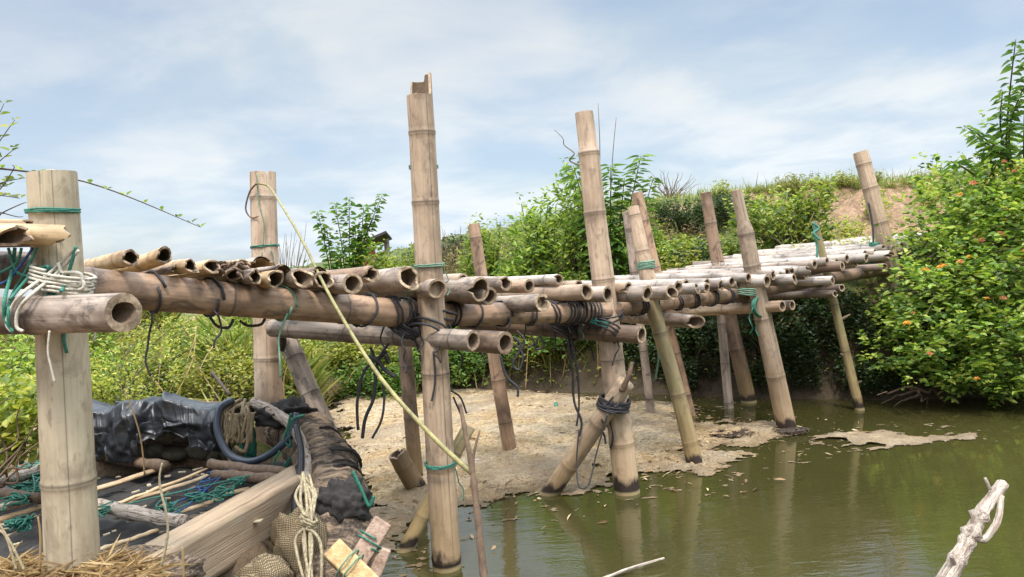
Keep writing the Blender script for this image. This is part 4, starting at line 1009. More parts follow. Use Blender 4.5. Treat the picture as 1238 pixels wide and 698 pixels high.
# tall leafy stems at the right edge
b = gl(4.0, 5.7)
plant('tall_shrub', [dict(base=b+Vector((rb.uniform(-.2, .2), rb.uniform(-.1, .1), .4)), top=P(x, y, 5.3), bow=Vector((rb.uniform(-.1, .05), 0, .1)), nl=n, ll=.12, lw=.05, r0_=.012, start=.5, droop=.45) for x, y, n in
                     ((1228, 48, 34), (1245, 60, 36), (1212, 110, 26), (1165, 152, 22), (1180, 165, 20), (1240, 100, 30), (1225, 150, 26), (1200, 175, 20), (1255, 140, 30), (1150, 195, 18))], 'leafB', 'tall shrub with drooping leaves rising above the flowering bush at the right edge', 'shrub', b, 73)
twiggy('root_tangle', W(1110, 470, .12), [W(1065, 488, .02), W(1080, 492, .0), W(1120, 490, 0), W(1145, 486, 0), W(1100, 470, .1), W(1060, 478, .1)], .012, 'tangle of thin roots at the waterline under the flowering bush', 'roots')
# vines hanging at the left edge
vb = P(-60, 190, 2.3)
VN = plant('trailing_branch', [dict(base=P(-40, 200, 2.2), top=P(243, 275, 2.25), bow=Vector((0, 0, .045)), nl=14, ll=.026, lw=.015, r0_=.0035, start=.12, droop=-.5, pet=.004, whorl=2)], 'leafC', 'long thin arching branch with tiny leaves at the top left', 'branch', vb, 74, 'dtwig')
plant('leafy_twig', [dict(base=P(-40, 250, 2.2), top=P(x, y, 2.2), bow=Vector((0, 0, .02)), nl=n, ll=.036, lw=.020, r0_=.003, start=.3, droop=-.2, pet=.006, whorl=2) for x, y, n in
                     ((18, 145, 6), (5, 125, 5), (20, 178, 6), (30, 215, 5), (10, 225, 5), (24, 240, 5), (-5, 160, 6))], 'leafC', 'small leafy twigs at the left edge beside the thickest post', 'twig', P(-40, 250, 2.2), 75, 'dtwig')
twiggy('bare_twig', P(-40, 270, 2.15), [P(32, 245, 2.15), P(28, 262, 2.15), P(15, 200, 2.15)], .004, 'bare thin twigs at the left edge above the broken deck end', 'twig', 'dtwig')

# grass on levee and banks (stuff)
rs = np.random.RandomState(33)
n = 60000
gx = rs.uniform(-4, 9, n); gy = rs.uniform(4.6, 13.5, n)
H_, S_, D_, SG_ = terrain_h(gx, gy)
den = fbm(gx*1.1, gy*1.1)
dirtg = ((np.hypot(gx-4.0, (gy-7.8)*.6) < 1.2) & (rs.rand(n) > .05)) | ((np.abs(D_-.9) < .55) & (SG_ > 0) & (gx > 3.4) & (fbm(gx*2, gy*2) < .5) & (rs.rand(n) > .12))
keep = (S_ > .12) & ~dirtg & ((den > .40) | (D_ < .45) | (rs.rand(n) < .25))
keep &= ~((gx > -2.7) & (gx < -1.5) & (gy < 5.6) & (rs.rand(n) < .8))
gx, gy, gh = gx[keep], gy[keep], H_[keep]; n = len(gx)
hh = rs.uniform(.05, .16, n)*(.45+1.3*fbm(gx*2.7+4, gy*2.7))*(1+.9*(rs.rand(n) < .06)); an = rs.uniform(0, 6.28, n); wv_ = .006+.004*rs.rand(n); ln = rs.normal(0, .05, (n, 2))
b = np.stack([gx, gy, gh-.01], 1); sd_ = np.stack([np.cos(an), np.sin(an), 0*an], 1)*wv_[:, None]
v = np.stack([b-sd_, b+sd_, b+np.stack([ln[:, 0], ln[:, 1], hh], 1)], 1).reshape(-1, 3)
g = fastmesh('grass', v, np.arange(3*n).reshape(-1, 3), MT['grassm']); tag(g, 'green grass covering the levee and the banks', 'grass', None, 'stuff')
# leafy ground cover on the left bank and slope (stuff)
n = 40000
gx = rs.uniform(-5.5, 5, n); gy = rs.uniform(4.3, 10.5, n); H_, S_, D_, SG_ = terrain_h(gx, gy); den = fbm(gx*1.6+9, gy*1.6)
keep = (S_ > .015) & ((den > .40) | (S_ < .5)) & ~((np.hypot(gx-4.0, (gy-7.8)*.6) < 1.3)) & ~((np.abs(D_-.9) < .5) & (gx > 3.5)) & ~((gx > -2.7) & (gx < -1.5) & (gy < 5.5) & (rs.rand(n) < .93))
gx, gy, gh = gx[keep], gy[keep], H_[keep]; n = len(gx); an = rs.uniform(0, 6.28, n)
sz = rs.uniform(.6, 1.2, n)
v, q = leaf_arrays(np.stack([gx, gy, gh+rs.uniform(.0, .14, n)], 1), np.stack([np.cos(an), np.sin(an), rs.uniform(-.1, .8, n)], 1), .044*sz, .022*sz, rs)
g = fastmesh('ground_cover', v, q, MT['leafA']); tag(g, 'low leafy ground cover spreading over the banks', 'ground cover', None, 'stuff')
# dry creepers drooping on the far shore
mb = MB()
for k in range(70):
    x = rs.uniform(-1.5, 1.3); y = 7.45-.42*max(0, x)+rs.uniform(-.15, .3); a = Vector((x, y, hz(x, y)+rs.uniform(.15, .5))); d = Vector((rs.uniform(-.4, .4), rs.uniform(-.35, -.1), 0))
    e = a+d; e.z = max(.02, rs.uniform(.0, .2)); m = (a+e)/2+Vector((0, 0, rs.uniform(.1, .3))); mb.tube(spline([a, m, e], 6), .0045, 4)
for k in range(150):
    x = rs.uniform(-4.5, -1.4); y = rs.uniform(5.2, 8.0)
    if sdist(np.array([x]), np.array([y]), POND)[0] < .2: continue
    a = Vector((x, y, hz(x, y))); e = a+Vector((rs.uniform(-.25, .25), rs.uniform(-.2, .2), rs.uniform(.3, .62))); m = (a+e)/2+Vector((rs.uniform(-.1, .1), 0, rs.uniform(0, .1))); mb.tube(spline([a, m, e], 5), .004, 4)
tag(mb.build('dry_creepers', MT['straw']), 'thin dry stems and creepers on the far shore and the left bank', 'creepers', None, 'stuff')

# ------------------------------------------------------------------ distant hut
sx0, sy0 = -2.52, 14.0; hx = thing('shelter', (sx0, sy0, hz(sx0, sy0)), 'small makeshift shelter with a dark roof, half hidden by the sapling', 'shelter')
z1 = P(457, 292, sy0).z; z0 = hz(sx0, sy0)
mb = MB(); mb.box((sx0, sy0, z1), Vector((.30, 0, .10)), Vector((0, .3, -.05)), Vector((-.006, 0, .02))); mb.build('roof', plain_mat('dark_roof', rgb(70, 66, 66), rgb(52, 48, 50), 6, .7), hx, False)
mb = MB(); mb.box((sx0-.12, sy0+.1, (z0+z1-.08)/2), Vector((.10, 0, 0)), Vector((0, .1, 0)), Vector((0, 0, (z1-.12-z0)/2))); mb.build('wall', plain_mat('orange_wall', rgb(190, 104, 70), rgb(160, 86, 60), 3, .8), hx, False)
bamboo('post', (sx0+.24, sy0, z0-.1), (sx0+.24, sy0, z1+.03), .05, .05, 'grey', hx, 12, seed=91)
# ------------------------------------------------------------------ walled pit on the near bank
def stone(seed, c, r):
    rs2 = np.random.RandomState(seed); import bmesh
    bm = bmesh.new(); bmesh.ops.create_icosphere(bm, subdivisions=3, radius=1)
    mb = MB(); sc = rs2.uniform(.75, 1.15, 3)*np.array([1.1, .8, .8])
    cuts = [(rs2.normal(0, 1, 3), rs2.uniform(.55, .85)) for _ in range(9)]
    for v in bm.verts:
        p = np.array(v.co)
        for nn, dd in cuts:
            nn = nn/np.linalg.norm(nn); k = p@nn
            if k > dd: p = p-nn*(k-dd)*.9
        mb.vert(Vector(p*sc*r)+Vector(c))
    for f in bm.faces: mb.face(tuple(v.index for v in f.verts))
    bm.free(); return mb
MT['stone'] = plain_mat('river_stone', rgb(128, 118, 100), rgb(84, 76, 64), 14, .85, .01)
k = 0
for px, py, w in ((190, 545, 26), (212, 548, 34), (240, 545, 40), (222, 530, 22), (170, 548, 30), (148, 550, 28), (125, 548, 26), (258, 548, 30), (200, 528, 24), (245, 528, 26), (160, 530, 24), (275, 550, 26)):
    Y = 3.62+R_.uniform(-.02, .05); o = stone(k, P(px, py, Y), rpx(w, Y)*1.05).build('stone', MT['stone']); k += 1
    tag(o, 'grey-brown stone in the low wall under the black plastic sheet', 'stone', 'stones of the low wall under the black plastic sheet')
# black plastic sheet draped over the wall
t = NT('black_plastic'); tcn = t.N('ShaderNodeTexCoord').outputs['Object']
nz = t.noise(tcn, 5, 5, .5, .8); dst = t.noise(tcn, 26, 5, .65)
t.bsdf(t.mix(t.math('MULTIPLY', t.mapr(dst, .54, .7), .22), t.mix(t.mapr(nz, .4, .65), rgb(26, 27, 31), rgb(44, 46, 53)), rgb(120, 110, 96)), t.mapr(nz, .3, .7, .30, .46), t.bump(nz, .4, .02)); MT['plastic'] = t.m
def sheet(fn, nu, nv, name, mat, label=None, cat=None, thick=0, smooth=True, parent=None):
    U, Vv = np.meshgrid(np.linspace(0, 1, nu), np.linspace(0, 1, nv)); pts = np.array([[fn(u, v) for u in np.linspace(0, 1, nu)] for v in np.linspace(0, 1, nv)]).reshape(-1, 3)
    i = (np.arange(nv-1)[:, None]*nu+np.arange(nu-1)[None]).ravel()
    o = fastmesh(name, pts, np.stack([i, i+1, i+1+nu, i+nu], 1), mat, parent, None, smooth)
    if thick:
        md = o.modifiers.new('thickness', 'SOLIDIFY'); md.thickness = thick
    if label: tag(o, label, cat)
    return o
def fb(x, y): return float(fbm(np.array([x]), np.array([y]))[0])-.47
PROF = [(0, .32, -.02), (.18, .30, .01), (.36, .10, .07), (.5, -.02, .06), (.62, -.07, .0), (.8, -.085, -.10), (1.0, -.07, -.19)]   # (v, back offset, height)
def rid(x, y): return 1-abs(2*float(vnoise(np.array([x]), np.array([y]))[0])-1)
def tarp(u, v):
    px = 92+u*196; top = P(px, 489+6*math.sin(u*9), 3.6)
    for (a, y0_, z0_), (b_, y1_, z1_) in zip(PROF, PROF[1:]):
        if a <= v <= b_:
            w = (v-a)/(b_-a); yo = y0_+(y1_-y0_)*w; zo = z0_+(z1_-z0_)*w; break
    w_ = fb(u*3, v*2)*2
    fold = rid(u*6+w_+3, v*1.3+1)**1.6*.085 + rid(u*11+v*2+w_*2, v*2+u*3)**3*.022 + rid(u*24-v*5, v*5+7)**5*.007 - .05
    hem = .62+.5*fb(u*6, 3)*2 + (.38 if u < .42 else (-.22 if .45 < u < .75 else .1))
    if zo < 0: zo *= hem
    return (top.x, top.y+yo*.9-.06+fold*(1 if v > .3 else .3)*-1, top.z+zo-.055+fold*.5*(1 if v < .7 else .2))
sheet(tarp, 230, 90, 'plastic_sheet', MT['plastic'], 'crumpled black plastic sheet draped over the low stone wall', 'plastic sheet', .003)
# dark netting on the pit floor
MT['net'] = plain_mat('dark_netting', rgb(34, 32, 32), rgb(58, 54, 50), 70, .9, .008)
def floor(u, v):
    x = -2.85+u*1.72; y = 2.25+v*1.36; return (x, y, .345+fb(x*6, y*6)*.09+fb(x*20, y*20)*.03)
sheet(floor, 90, 70, 'net_floor', MT['net'], 'black netting lining the floor of the pit', 'netting', .002)
# litter flecks
mb = MB()
rl = random.Random(5)
for kx in range(90):
    c = W(rl.uniform(0, 330), rl.uniform(565, 665), .375)
    if c.x > -.95: continue
    a = rl.uniform(0, 3.14); s = rl.uniform(.006, .022); ax = Vector((math.cos(a), math.sin(a), rl.uniform(-.2, .2)))*s; ay = Vector((-math.sin(a), math.cos(a), 0))*s*.6
    mb.box(c+Vector((0, 0, .012)), ax, ay, Vector((0, 0, .002)))
tag(mb.build('litter', plain_mat('pale_litter', rgb(190, 176, 150), rgb(120, 100, 80), 30, .9), None, False), 'pale wood chips and leaf litter strewn on the black netting', 'litter', None, 'stuff')
# slats and sticks in the pit
def slat(label, a, b, w, z=.40, mat='splinter', flat=.5, name='bamboo_strip', z2=None):
    A = W(a[0], a[1], z); B = W(b[0], b[1], z if z2 is None else z2); mb = MB(); n = 10
    pts = [A.lerp(B, i/n)+Vector((0, 0, R_.uniform(-.004, .004))) for i in range(n+1)]; r = rpx(w, (A.y+B.y)/2)
    mb.tube(pts, [r*R_.uniform(.9, 1.1) for _ in pts], 10, wob=.06, flat=flat)
    return tag(mb.build(name, [MT[mat]]), label, 'strip' if 'strip' in name else 'stick')
slat('pale bamboo slat running from the thickest post towards the stone wall', (-20, 635), (198, 566), 12)
slat('longest split slat in the middle of the netting', (110, 622), (262, 572), 9, .41)
slat('narrow split slat lying against the middle slat', (118, 618), (250, 568), 7, .42)
slat('brown stick lying along the foot of the stone wall', (100, 548), (200, 565), 13, .42, 'twig', 1, 'stick')
slat('round pale bamboo stick ending beside the plank', (108, 610), (222, 632), 17, .42, 'drift', 1, 'stick')
slat('brown pole under the coiled rope', (255, 561), (345, 572), 13, .45, 'twig', 1, 'stick')
slat('second brown pole under the coiled rope, nearer the plank', (258, 574), (340, 580), 13, .44, 'twig', 1, 'stick')
slat('thin slat lying along the edge of the plank', (112, 668), (190, 640), 10, .40)
slat('thin slat tucked under the far edge of the plank', (200, 625), (300, 590), 9, .42)
slat('pale stick at the left edge pointing at the thickest post', (-20, 588), (52, 568), 13, .46, 'drift', 1, 'stick')
slat('brown stick at the left edge below the pale one', (-20, 594), (50, 603), 13, .44, 'twig', 1, 'stick')
slat('lowest stick at the left edge, partly under green twine', (-20, 620), (40, 605), 10, .43, 'drift', 1, 'stick')
# wooden plank
MT['plank'] = plain_mat('weathered_plank', rgb(190, 166, 138), rgb(150, 124, 98), 5, .85, .006, (1, 1, 1))
t = NT('weathered_plank'); uvn = t.attr('pc').outputs['Vector']; g1 = t.noise(t.scale(uvn, (3.2, 22, 1)), 1, 6, .65, .8); g2 = t.noise(t.scale(uvn, (3, 120, 1)), 1, 4, .6); g3 = t.noise(t.scale(uvn, (5, 9, 1)), 1, 4, .6)
c = t.mix(t.mapr(g1, .3, .7), rgb(178, 156, 130), rgb(144, 121, 98)); c = t.mix(t.math('MULTIPLY', t.mapr(g2, .56, .68), .45), c, rgb(112, 92, 74)); c = t.mix(t.math('MULTIPLY', t.mapr(g3, .55, .7), .4), c, rgb(164, 150, 134))
t.bsdf(c, .85, t.bump(t.math('ADD', g1, g2), .6, .006)); MT['plank'] = t.m
def board(name, c4, th, label, cat, parent=None):
    """c4: four corners round the top face (two along the length), th thickness"""
    c4 = [Vector(c) for c in c4]; nrm = (c4[1]-c4[0]).cross(c4[3]-c4[0]).normalized(); nrm = nrm if nrm.z > 0 else -nrm
    mb = MB(); n, m = 24, 8; L = (c4[1]-c4[0]).length; Wd = (c4[3]-c4[0]).length; T = []; B = []
    for j in range(m+1):
        for i in range(n+1):
            u = i/n; v = j/m; p = c4[0].lerp(c4[1], u).lerp(c4[3].lerp(c4[2], u), v)
            e = (fb(u*9, v*5+j)*.006) if 0 < v < 1 else fb(u*12, j*3)*.012
            p = p + (c4[3]-c4[0]).normalized()*(e if v in (0, 1) else 0) + nrm*fb(u*6, v*9)*.008
            T.append(mb.vert(p, (u*L, v*Wd, 0))); B.append(mb.vert(p-nrm*th, (u*L, v*Wd, 1)))
    w = n+1
    for j in range(m):
        for i in range(n):
            a = j*w+i; mb.face((T[a], T[a+1], T[a+w+1], T[a+w])); mb.face((B[a+w], B[a+w+1], B[a+1], B[a]))
    for i in range(n):
        mb.face((T[i+1], T[i], B[i], B[i+1])); a = m*w+i; mb.face((T[a], T[a+1], B[a+1], B[a]))
    for j in range(m):
        a = j*w; mb.face((T[a], T[a+w], B[a+w], B[a])); a = j*w+n; mb.face((T[a+w], T[a], B[a], B[a+w]))
    return tag(mb.build(name, MT['plank'], parent), label, cat)
board('plank', [W(148, 690, .44), W(358, 574, .47), W(360, 628, .27), W(238, 706, .28)], .03, 'wide weathered plank leaning along the side of the pit', 'plank')
board('plank', [W(118, 688, .43), W(356, 562, .47), W(359, 576, .46), W(146, 698, .43)], .025, 'narrow grey plank along the upper edge of the wide plank', 'plank')
# dark poles below the plank, wrapped in net
stick('net_wrapped_pole', [W(240, 716, .24), W(305, 668, .25), W(364, 628, .27)], .032, .028, 'net', None, .2, 12, 8); tag(COL.objects[-1], 'thick dark pole wrapped in black net below the wide plank', 'pole')
stick('brown_log', [W(278, 720, .17), W(330, 682, .19), W(366, 654, .21)], .030, .026, 'dtwig', None, .12, 12, 8); tag(COL.objects[-1], 'brown log lying below the net-wrapped pole', 'log')

# bund wrapped in dark netting, running back along the pit edge
MT['bund'] = None
t = NT('netted_mud'); tcn = t.N('ShaderNodeNewGeometry').outputs['Position']; pcn = t.attr('pc').outputs['Vector']
n1_ = t.noise(tcn, 13, 5, .6); n2_ = t.noise(t.scale(pcn, (8, 8, 42)), 1, 4, .6, .5); n3_ = t.noise(tcn, 90, 3, .7)
c = t.mix(t.mapr(n2_, .42, .6), rgb(70, 58, 50), rgb(160, 136, 112)); c = t.mix(t.math('MULTIPLY', t.mapr(n1_, .52, .66), .8), c, rgb(52, 44, 40)); c = t.mix(t.math('MULTIPLY', t.mapr(n3_, .5, .65), .4), c, rgb(150, 130, 104))
t.bsdf(c, .9, t.bump(t.math('ADD', n2_, n3_), .9, .015)); MT['bund'] = t.m
q = spline([P(348, 516, 3.62), P(370, 530, 3.40), P(394, 566, 3.12), P(404, 612, 2.90), P(406, 668, 2.72), P(402, 730, 2.55)], 10); m = len(q)
mb = MB(); prof_ = [.105+.03*min(1, 1.6*i/m)+.008*math.sin(i*1.9)+.008*math.sin(i*.7) for i in range(m)]
mb.tube(q, prof_, 28, wob=.07); bund = mb.build('net_roll', MT['bund']); tag(bund, 'long roll of mud wrapped in brown netting along the right edge of the pit', 'net roll')
mb = MB()
for k in range(16):
    u = rl.uniform(.12, .62); i = int(u*(m-1)); c = q[i]; ax = (q[min(i+1, m-1)]-q[i-1]).normalized()
    e1 = Vector((1, 0, 0)); e1 = (e1-ax*e1.dot(ax)).normalized(); e2 = ax.cross(e1); R = prof_[i]*1.03; pts = []
    for j in range(15):
        a = -1.0+2.4*j/14-PI/2+PI/2; pts.append(c+ax*(rl.uniform(-.01, .01)+.10*j/14)+e1*(math.cos(a)*R)+(-e2 if e2.z < 0 else e2)*(math.sin(a)*R))
    mb.tube(spline(pts, 2), rl.uniform(.004, .009), 5, wob=.2)
mb.build('net_folds', MT['net'], bund)
def lump(name, c, r3, mat, label, cat, seed, amp=.35, fq=3.0, sub=4, parent=None):
    import bmesh
    bm = bmesh.new(); bmesh.ops.create_icosphere(bm, subdivisions=sub, radius=1); mb = MB()
    for v in bm.verts:
        p = v.co; k = 1+amp*(fb(p.x*fq+seed, p.z*fq+p.y*2)+.6*fb(p.y*fq*2.3+seed, p.x*fq*2.1+p.z*3))
        mb.vert((c[0]+p.x*r3[0]*k, c[1]+p.y*r3[1]*k, c[2]+p.z*r3[2]*k), (p.x, p.y, p.z))
    for f in bm.faces: mb.face(tuple(v.index for v in f.verts))
    bm.free(); o = mb.build(name, MT[mat], parent)
    if label: tag(o, label, cat)
    return o
lump('black_net', P(416, 610, 2.76), (.10, .08, .085), 'net', 'bunched black net hanging over the mud roll above the bricks', 'net', 3, .9, 4)
lump('black_net', P(345, 500, 3.42), (.13, .12, .06), 'net', 'black net heaped at the far end of the mud roll', 'net', 8, .9, 4)
# burlap sack
t = NT('burlap'); tcn = t.N('ShaderNodeTexCoord').outputs['Object']
w1 = t.N('ShaderNodeTexWave', Vector=tcn, Scale=55.0, Distortion=2.2); w2 = t.N('ShaderNodeTexWave', Vector=tcn, Scale=55.0, Distortion=2.2, _bands_direction='Z')
wv2 = t.math('MULTIPLY', w1.outputs['Fac'], w2.outputs['Fac']); nn = t.noise(tcn, 12, 4, .6)
c = t.mix(wv2, rgb(84, 70, 52), rgb(186, 166, 130)); c = t.mix(t.math('MULTIPLY', t.mapr(nn, .5, .65), .5), c, rgb(104, 90, 68)); t.bsdf(c, .95, t.bump(wv2, .7, .004)); MT['burlap'] = t.m
lump('burlap_sack', P(364, 662, 2.62), (.105, .09, .14), 'burlap', 'woven burlap sack bulging below the pale rope hank', 'sack', 12, .5, 2)
lump('burlap_sack', P(318, 700, 2.45), (.09, .08, .07), 'burlap', 'brown sack corner at the bottom edge below the dark poles', 'sack', 15, .5, 2)
# bricks
def brick(a, b, w, Y0, Y1, mat, label):
    A = P(a[0], a[1], Y0); B = P(b[0], b[1], Y1); ax = (B-A)/2; ay = ax.normalized().cross(Vector((.25, -.85, .45))).normalized()*rpx(w, (Y0+Y1)/2); az = ax.normalized().cross(ay.normalized()).normalized()*.038
    import bmesh
    mb = MB(); mb.box((A+B)/2, ax, ay, az); o = mb.build('brick', MT[mat], None, False)
    bv = o.modifiers.new('edge', 'BEVEL'); bv.width = .007; bv.segments = 3
    return tag(o, label, 'brick')
sm = lump('soil_mound', P(418, 752, 2.5), (.24, .2, .15), 'bund', None, None, 33, .4, 3); sm['kind'] = 'structure'
MT['brick_y'] = plain_mat('brick_yellow', rgb(206, 176, 128), rgb(150, 120, 80), 30, .95, .012, bs=.9)
MT['brick_p'] = plain_mat('brick_pink', rgb(180, 154, 136), rgb(126, 100, 84), 30, .95, .012, bs=.9)
B1_ = brick((402, 664), (450, 712), 27, 2.40, 2.34, 'brick_y', 'yellowish brick tied with green twine below the bunched black net')
B2_ = brick((432, 680), (464, 630), 24, 2.46, 2.52, 'brick_p', 'upper pinkish brick leaning at the water edge, green twine round it')
B3_ = brick((446, 712), (466, 662), 16, 2.46, 2.50, 'brick_p', 'lower pinkish brick half hidden behind the upper one')
wraps('twine', P(424, 686, 2.37), P(450, 712, 2.34)-P(402, 664, 2.40), .052, 2, .05, .003, 'greengrey', B1_)
wraps('twine', P(448, 655, 2.49), P(464, 630, 2.52)-P(432, 680, 2.46), .048, 2, .03, .003, 'green', B2_)
# pale rope hank
hk = thing('rope_hank', P(370, 640, 2.55), 'hank of pale rope knotted and hanging over the burlap sack', 'rope')
for k in range(7):
    x = 360+k*4.2; j = rl.uniform
    mbp = [P(366+j(-5, 9), 575+j(-4, 6), 2.66), P(x+j(-5, 5), 600, 2.58), P(368+j(-4, 10), 628+j(-4, 4), 2.52), P(x+j(-6, 6), 655, 2.50), P(x+j(-9, 9), 705, 2.44+j(-.03, .03))]
    cord('rope_strand', mbp, .0056, 'rope', hk, 7, .12)
wraps('rope_knot', P(373, 630, 2.53), Vector((.3, 0, 1)), .024, 4, .04, .006, 'rope', hk, 0, .3, .5)
# brown rope coil and hose
rc = thing('rope_coil', P(290, 520, 3.3), 'tangled brown rope draped over the corner of the stone wall', 'rope')
for k in range(10):
    x = 276+rl.uniform(-6, 26); cord('rope_strand', [P(300+rl.uniform(-10, 12), 486+rl.uniform(-4, 6), 3.42), P(x, 495, 3.34), P(x+rl.uniform(-10, 6), 515, 3.3), P(x+rl.uniform(-6, 8), 535, 3.28), P(x+rl.uniform(-2, 14), 522, 3.28), P(x+rl.uniform(0, 10), 500, 3.3)], .0075, 'hemp', rc, 7, .15)
cord('rope_strand', [P(276, 525, 3.28), P(274, 545, 3.25), P(282, 565, 3.2), P(286, 582, 3.1), P(274, 590, 3.05)], .0075, 'hemp', rc, 7, .15)
cord('rope_strand', [P(284, 540, 3.26), P(296, 546, 3.26), P(300, 525, 3.28), P(290, 512, 3.3)], .009, 'hemp', rc, 7, .15)
lump('green_rag', P(300, 535, 3.34), (.035, .03, .085), 'green', 'bright green net scrap hanging inside the hose loop', 'rag', 21, .7, 3)
MT['hose'] = plain_mat('grey_hose', rgb(72, 80, 92), rgb(50, 56, 66), 8, .35, .002)
tag(cord('hose', [P(282, 484, 3.36), P(266, 494, 3.32), P(263, 520, 3.28), P(276, 548, 3.24), P(300, 558, 3.2), P(325, 550, 3.18), P(350, 528, 3.16), P(360, 500, 3.2)], .0165, 'hose', None, 10, 0, 12), 'blue-grey hose curving in a half loop beside the brown rope', 'hose')
stick('bent_branch', [P(306, 487, 3.42), P(330, 498, 3.33), P(354, 516, 3.2), P(368, 545, 3.05), P(371, 572, 2.92), P(370, 596, 2.8)], .024, .020, 'drift', None, .1, 12, 7); tag(COL.objects[-1], 'bent grey branch lying over the near edge of the mud roll', 'branch')
MT['blackpipe'] = plain_mat('black_pipe', rgb(38, 38, 44), rgb(24, 24, 28), 8, .4, .002)
tag(cord('black_pipe', [P(358, 515, 3.12), P(364, 545, 3.0), P(363, 580, 2.86), P(356, 612, 2.72), P(360, 660, 2.55)], .013, 'blackpipe', None, 8, 0, 10), 'thin black pipe beside the bent grey branch', 'pipe')
stick('dark_stick', [P(256, 450, 3.9), P(278, 478, 3.75)], .009, .008, 'dtwig'); tag(COL.objects[-1], 'short dark stick leaning above the black plastic sheet', 'stick')
for k, (pts, r, mm, lb) in enumerate([([(352, 500), (348, 520), (352, 540), (344, 530), (354, 508), (368, 502)], .006, 'green', 'green twine knotted round the bent grey branch'),
                            ([(330, 625), (345, 632), (352, 622), (347, 642), (338, 640)], .006, 'greengrey', 'pale green twine loop below the plank end'),
                            ([(338, 545), (330, 565), (340, 575), (352, 552), (340, 568)], .004, 'green', 'thin green loops hanging beside the black pipe'),
                            ([(426, 570), (436, 590), (446, 612), (452, 600)], .007, 'green', 'green twine strip on the water side of the mud roll')]):
    Y = 3.15 if pts[0][1] < 600 and pts[0][0] < 400 else 2.72
    tag(cord('twine_scrap', [P(x, y, Y) for x, y in pts], r, mm), lb, 'twine')
def tangle(name, pxs_, z, r, mat, label, seed, n=9, rad=.07):
    rr = random.Random(seed); mb = MB()
    pts = []
    for k in range(n):
        c = W(*pxs_[k*len(pxs_)//n], z); pts += [c+Vector((rr.uniform(-1, 1)*rad, rr.uniform(-1, 1)*rad, rr.uniform(0, .04))) for _ in range(6)]
    mb.tube(spline(pts, 6), r, 5)
    return tag(mb.build(name, MT[mat]), label, 'twine')
tangle('twine_tangle', [(38, 590), (30, 605), (45, 580), (20, 612), (40, 570)], .42, .0035, 'green', 'bright green twine tangled left of the thickest post', 4, 26)
tangle('twine_tangle', [(22, 640), (30, 638)], .40, .0035, 'green', 'green twine scrap on the netting at the lower left', 6, 9, .04)
tangle('twine_tangle', [(258, 583), (240, 600), (215, 618), (280, 575), (270, 570)], .41, .003, 'bluecord', 'dark blue twine tangled across the slats beside the plank', 7, 8, .05)
tangle('twine_tangle', [(275, 600), (240, 607), (205, 620), (285, 590), (120, 622)], .42, .003, 'green', 'green twine strung along the upper edge of the plank', 9, 14, .05)

# straw and dry stalks at the near left
rs = np.random.RandomState(17); n = 2600
base = []
for k in range(n):
    px = rs.uniform(-20, 180); y_ = 678+18*rs.rand()+12*abs(px-90)/90*rs.rand()+(rs.rand() < .3)*30; c = W(px, y_, .44+.03*rs.rand()); base.append(tuple(c))
base = np.array(base); an = rs.uniform(0, 6.28, n)
v, q = leaf_arrays(base, np.stack([np.cos(an), np.sin(an)*.6, rs.normal(.05, .18, n)], 1), rs.uniform(.04, .13, n), .005, rs, .1)
g = fastmesh('straw', v, q, MT['straw']); tag(g, 'dry straw heaped at the foot of the thickest post', 'straw', None, 'stuff')
mound = lump('soil_mound', W(80, 712, .36), (.42, .16, .10), 'bund', 'low mound of earth under the dry straw', 'mound', 30, .3, 3); mound['kind'] = 'structure'
for k, (pts, lb) in enumerate([([(30, 690), (12, 655), (-8, 622)], 'pale dry stalk leaning left at the lower left corner'), ([(20, 690), (8, 650), (-4, 640)], 'second pale dry stalk crossing the first at the lower left'), ([(190, 705), (203, 640), (193, 585), (196, 560)], 'thin upright dry stalk in front of the wide plank'),
                               ([(222, 705), (221, 670), (220, 662)], 'short dry stalk in front of the plank'), ([(175, 575), (170, 530), (158, 490), (150, 470)], 'thin curved dry stalk in front of the black plastic sheet'),
                               ([(48, 690), (49, 650), (46, 625)], 'thin yellow stalk left of the foot of the thickest post')]):
    Y = 2.0 if k != 4 else 3.3
    stick('dry_stalk', [P(x, y, Y) for x, y in pts], .0042, .0025, 'rope' if k < 3 else 'straw', None, .1, 6); tag(COL.objects[-1], lb, 'stalk')
# weeds at the left edge
wl = shrub_proto('bush', Vector(P(-6, 560, 2.75)), ((81, .34, .24, 60, 13, .045, .026), {}), 'leafA', 'bush hugging the left edge beside the pit', 'bush')
dup(wl, Vector(P(15, 545, 3.0)), 2.0, 1.1, 'taller bush at the left edge behind the twigs of the pit')
twiggy('dry_brush', P(-20, 610, 2.6), [P(x, y, 2.6) for x, y in ((50, 540), (48, 500), (40, 560), (25, 490), (55, 520), (10, 480), (30, 530))], .007, 'bare brown twigs at the left edge beside the pit', 'twigs')

# long bent cane with foreground twig
CN = thing('bent_cane', P(585, 705, 1.8), 'long bent cane arching from the foreground twig up to the thick tan post', 'cane')
stick('twig', [P(588, 720, 1.78), P(580, 650, 1.8), P(572, 575, 1.82), P(562, 520, 1.84), P(556, 488, 1.86)], .0105, .004, 'twig', CN, .12, 8, 8, 5)
stick('twig', [P(574, 590, 1.82), P(572, 555, 1.83), P(580, 520, 1.84)], .006, .002, 'twig', CN, .12, 6, 6)
stick('cane', [P(570, 572, 1.83), P(520, 525, 1.95), P(455, 450, 2.15), P(400, 360, 2.5), P(365, 290, 2.85), P(340, 248, 3.2), P(325, 226, 3.6), P(310, 222, 3.68)], .0068, .0042, 'cane', CN, .03, 10, 8)
stick('cane_tip', [P(310, 222, 3.68), P(302, 232, 3.7), P(297, 252, 3.72), P(303, 263, 3.72), P(312, 262, 3.69)], .005, .003, 'twig', CN, .05, 6, 6)
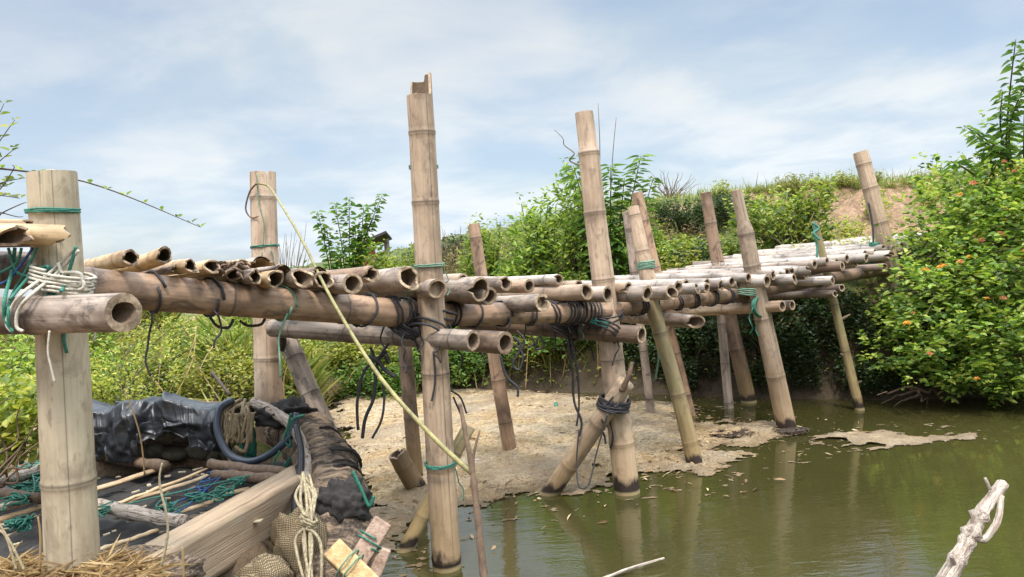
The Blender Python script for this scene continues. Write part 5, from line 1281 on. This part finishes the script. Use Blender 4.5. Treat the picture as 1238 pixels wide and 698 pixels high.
# dead branch at the lower right and a sprig in the water
DB = thing('dead_branch', P(1140, 705, 1.6), 'bleached dead branch rising at the lower right over the water', 'branch')
stick('limb', [P(1120, 740, 1.55), P(1150, 690, 1.57), P(1172, 650, 1.6), P(1190, 615, 1.62), P(1213, 585, 1.65)], .0185, .0125, 'drift', DB, .14, 12, 7, 6)
stick('twig', [P(1210, 600, 1.63), P(1206, 630, 1.6), P(1190, 652, 1.59), P(1180, 648, 1.6)], .007, .008, 'drift', DB, .1, 8, 7)
stick('twig', [P(1197, 592, 1.63), P(1191, 578, 1.63)], .004, .003, 'drift', DB)
stick('twig', [P(1154, 684, 1.57), P(1150, 672, 1.55)], .007, .004, 'drift', DB)
stick('floating_stick', [W(725, 702, .01), W(760, 688, .02), W(803, 675, .03)], .008, .004, 'drift', None, .1); tag(COL.objects[-1], 'thin pale stick floating at the bottom edge of the pond', 'stick')
# bits on the mat
rs = np.random.RandomState(88); n = 5200; pa = [tuple(W(x, y)[:2]) for x, y in MATPX]
dx = rs.uniform(-1.8, 2.2, n); dy = rs.uniform(2.6, 7.3, n); sd2 = sdist(dx, dy, pa); kk = (sd2 < .02) | ((sd2 < .5) & (rs.rand(n) < .12)); dx, dy, sd2 = dx[kk], dy[kk], sd2[kk]; n = len(dx)
an = rs.uniform(0, 6.28, n); v, q = leaf_arrays(np.stack([dx, dy, np.where(sd2 < -.1, .032, .008)+rs.uniform(0, .008, n)], 1), np.stack([np.cos(an), np.sin(an), rs.normal(0, .12, n)], 1), rs.uniform(.015, .07, n), rs.uniform(.003, .016, n), rs, .15)
MT['debris'] = leaf_mat('leaf_litter', [rgb(70, 54, 40), rgb(120, 92, 62), rgb(168, 140, 100), rgb(206, 186, 150)], .1, .85)
g = fastmesh('leaf_litter', v, q, MT['debris']); tag(g, 'leaf scraps and straw bits scattered over the algae mat', 'litter', None, 'stuff')
st = bamboo('stump', P(505, 592, 4.05), P(480, 548, 4.0), .055, .05, 'dark', None, 20, sp=.5, seed=77); tag(st, 'short rotten bamboo stump tilted on the algae mat', 'stump')
for k, (x, y, l, m_, lb) in enumerate([(632, 513, .05, 'dtwig', 'dark piece of wood on the algae mat behind the bridge'), (658, 517, .045, 'dtwig', 'brown leaf scrap on the algae mat right of the dark wood'), (565, 560, .1, 'drift', 'pale stick lying on the mat behind the tallest post'), (880, 526, .16, 'dtwig', 'small heap of dark twigs on the mat below the deck'), (958, 522, .1, 'dtwig', 'dark debris caught at the foot of the leaning post')]):
    mb = MB(); rr = random.Random(k+50); c = W(x, y, .02)
    for j in range(1 if k < 3 else 60):
        d = Vector((rr.uniform(-1, 1), rr.uniform(-.5, .5), rr.uniform(-.1, .3)))*l*(rr.uniform(.2, .6) if k > 2 else .8); o_ = c+Vector((rr.uniform(-l, l), rr.uniform(-l, l)*.5, 0))*(k > 2)
        mb.tube(spline([o_-d, o_+Vector((0, 0, .012)), o_+d], 3), .012 if k < 3 else .003, 5, wob=.3)
    tag(mb.build('debris', MT[m_]), lb, 'debris')
tag(cord('twine_scrap', [P(672, 487, 6.0), P(673, 495, 5.95), P(675, 503, 5.9)], .014, 'green'), 'green plastic scrap hanging over the mat under the bridge', 'scrap')
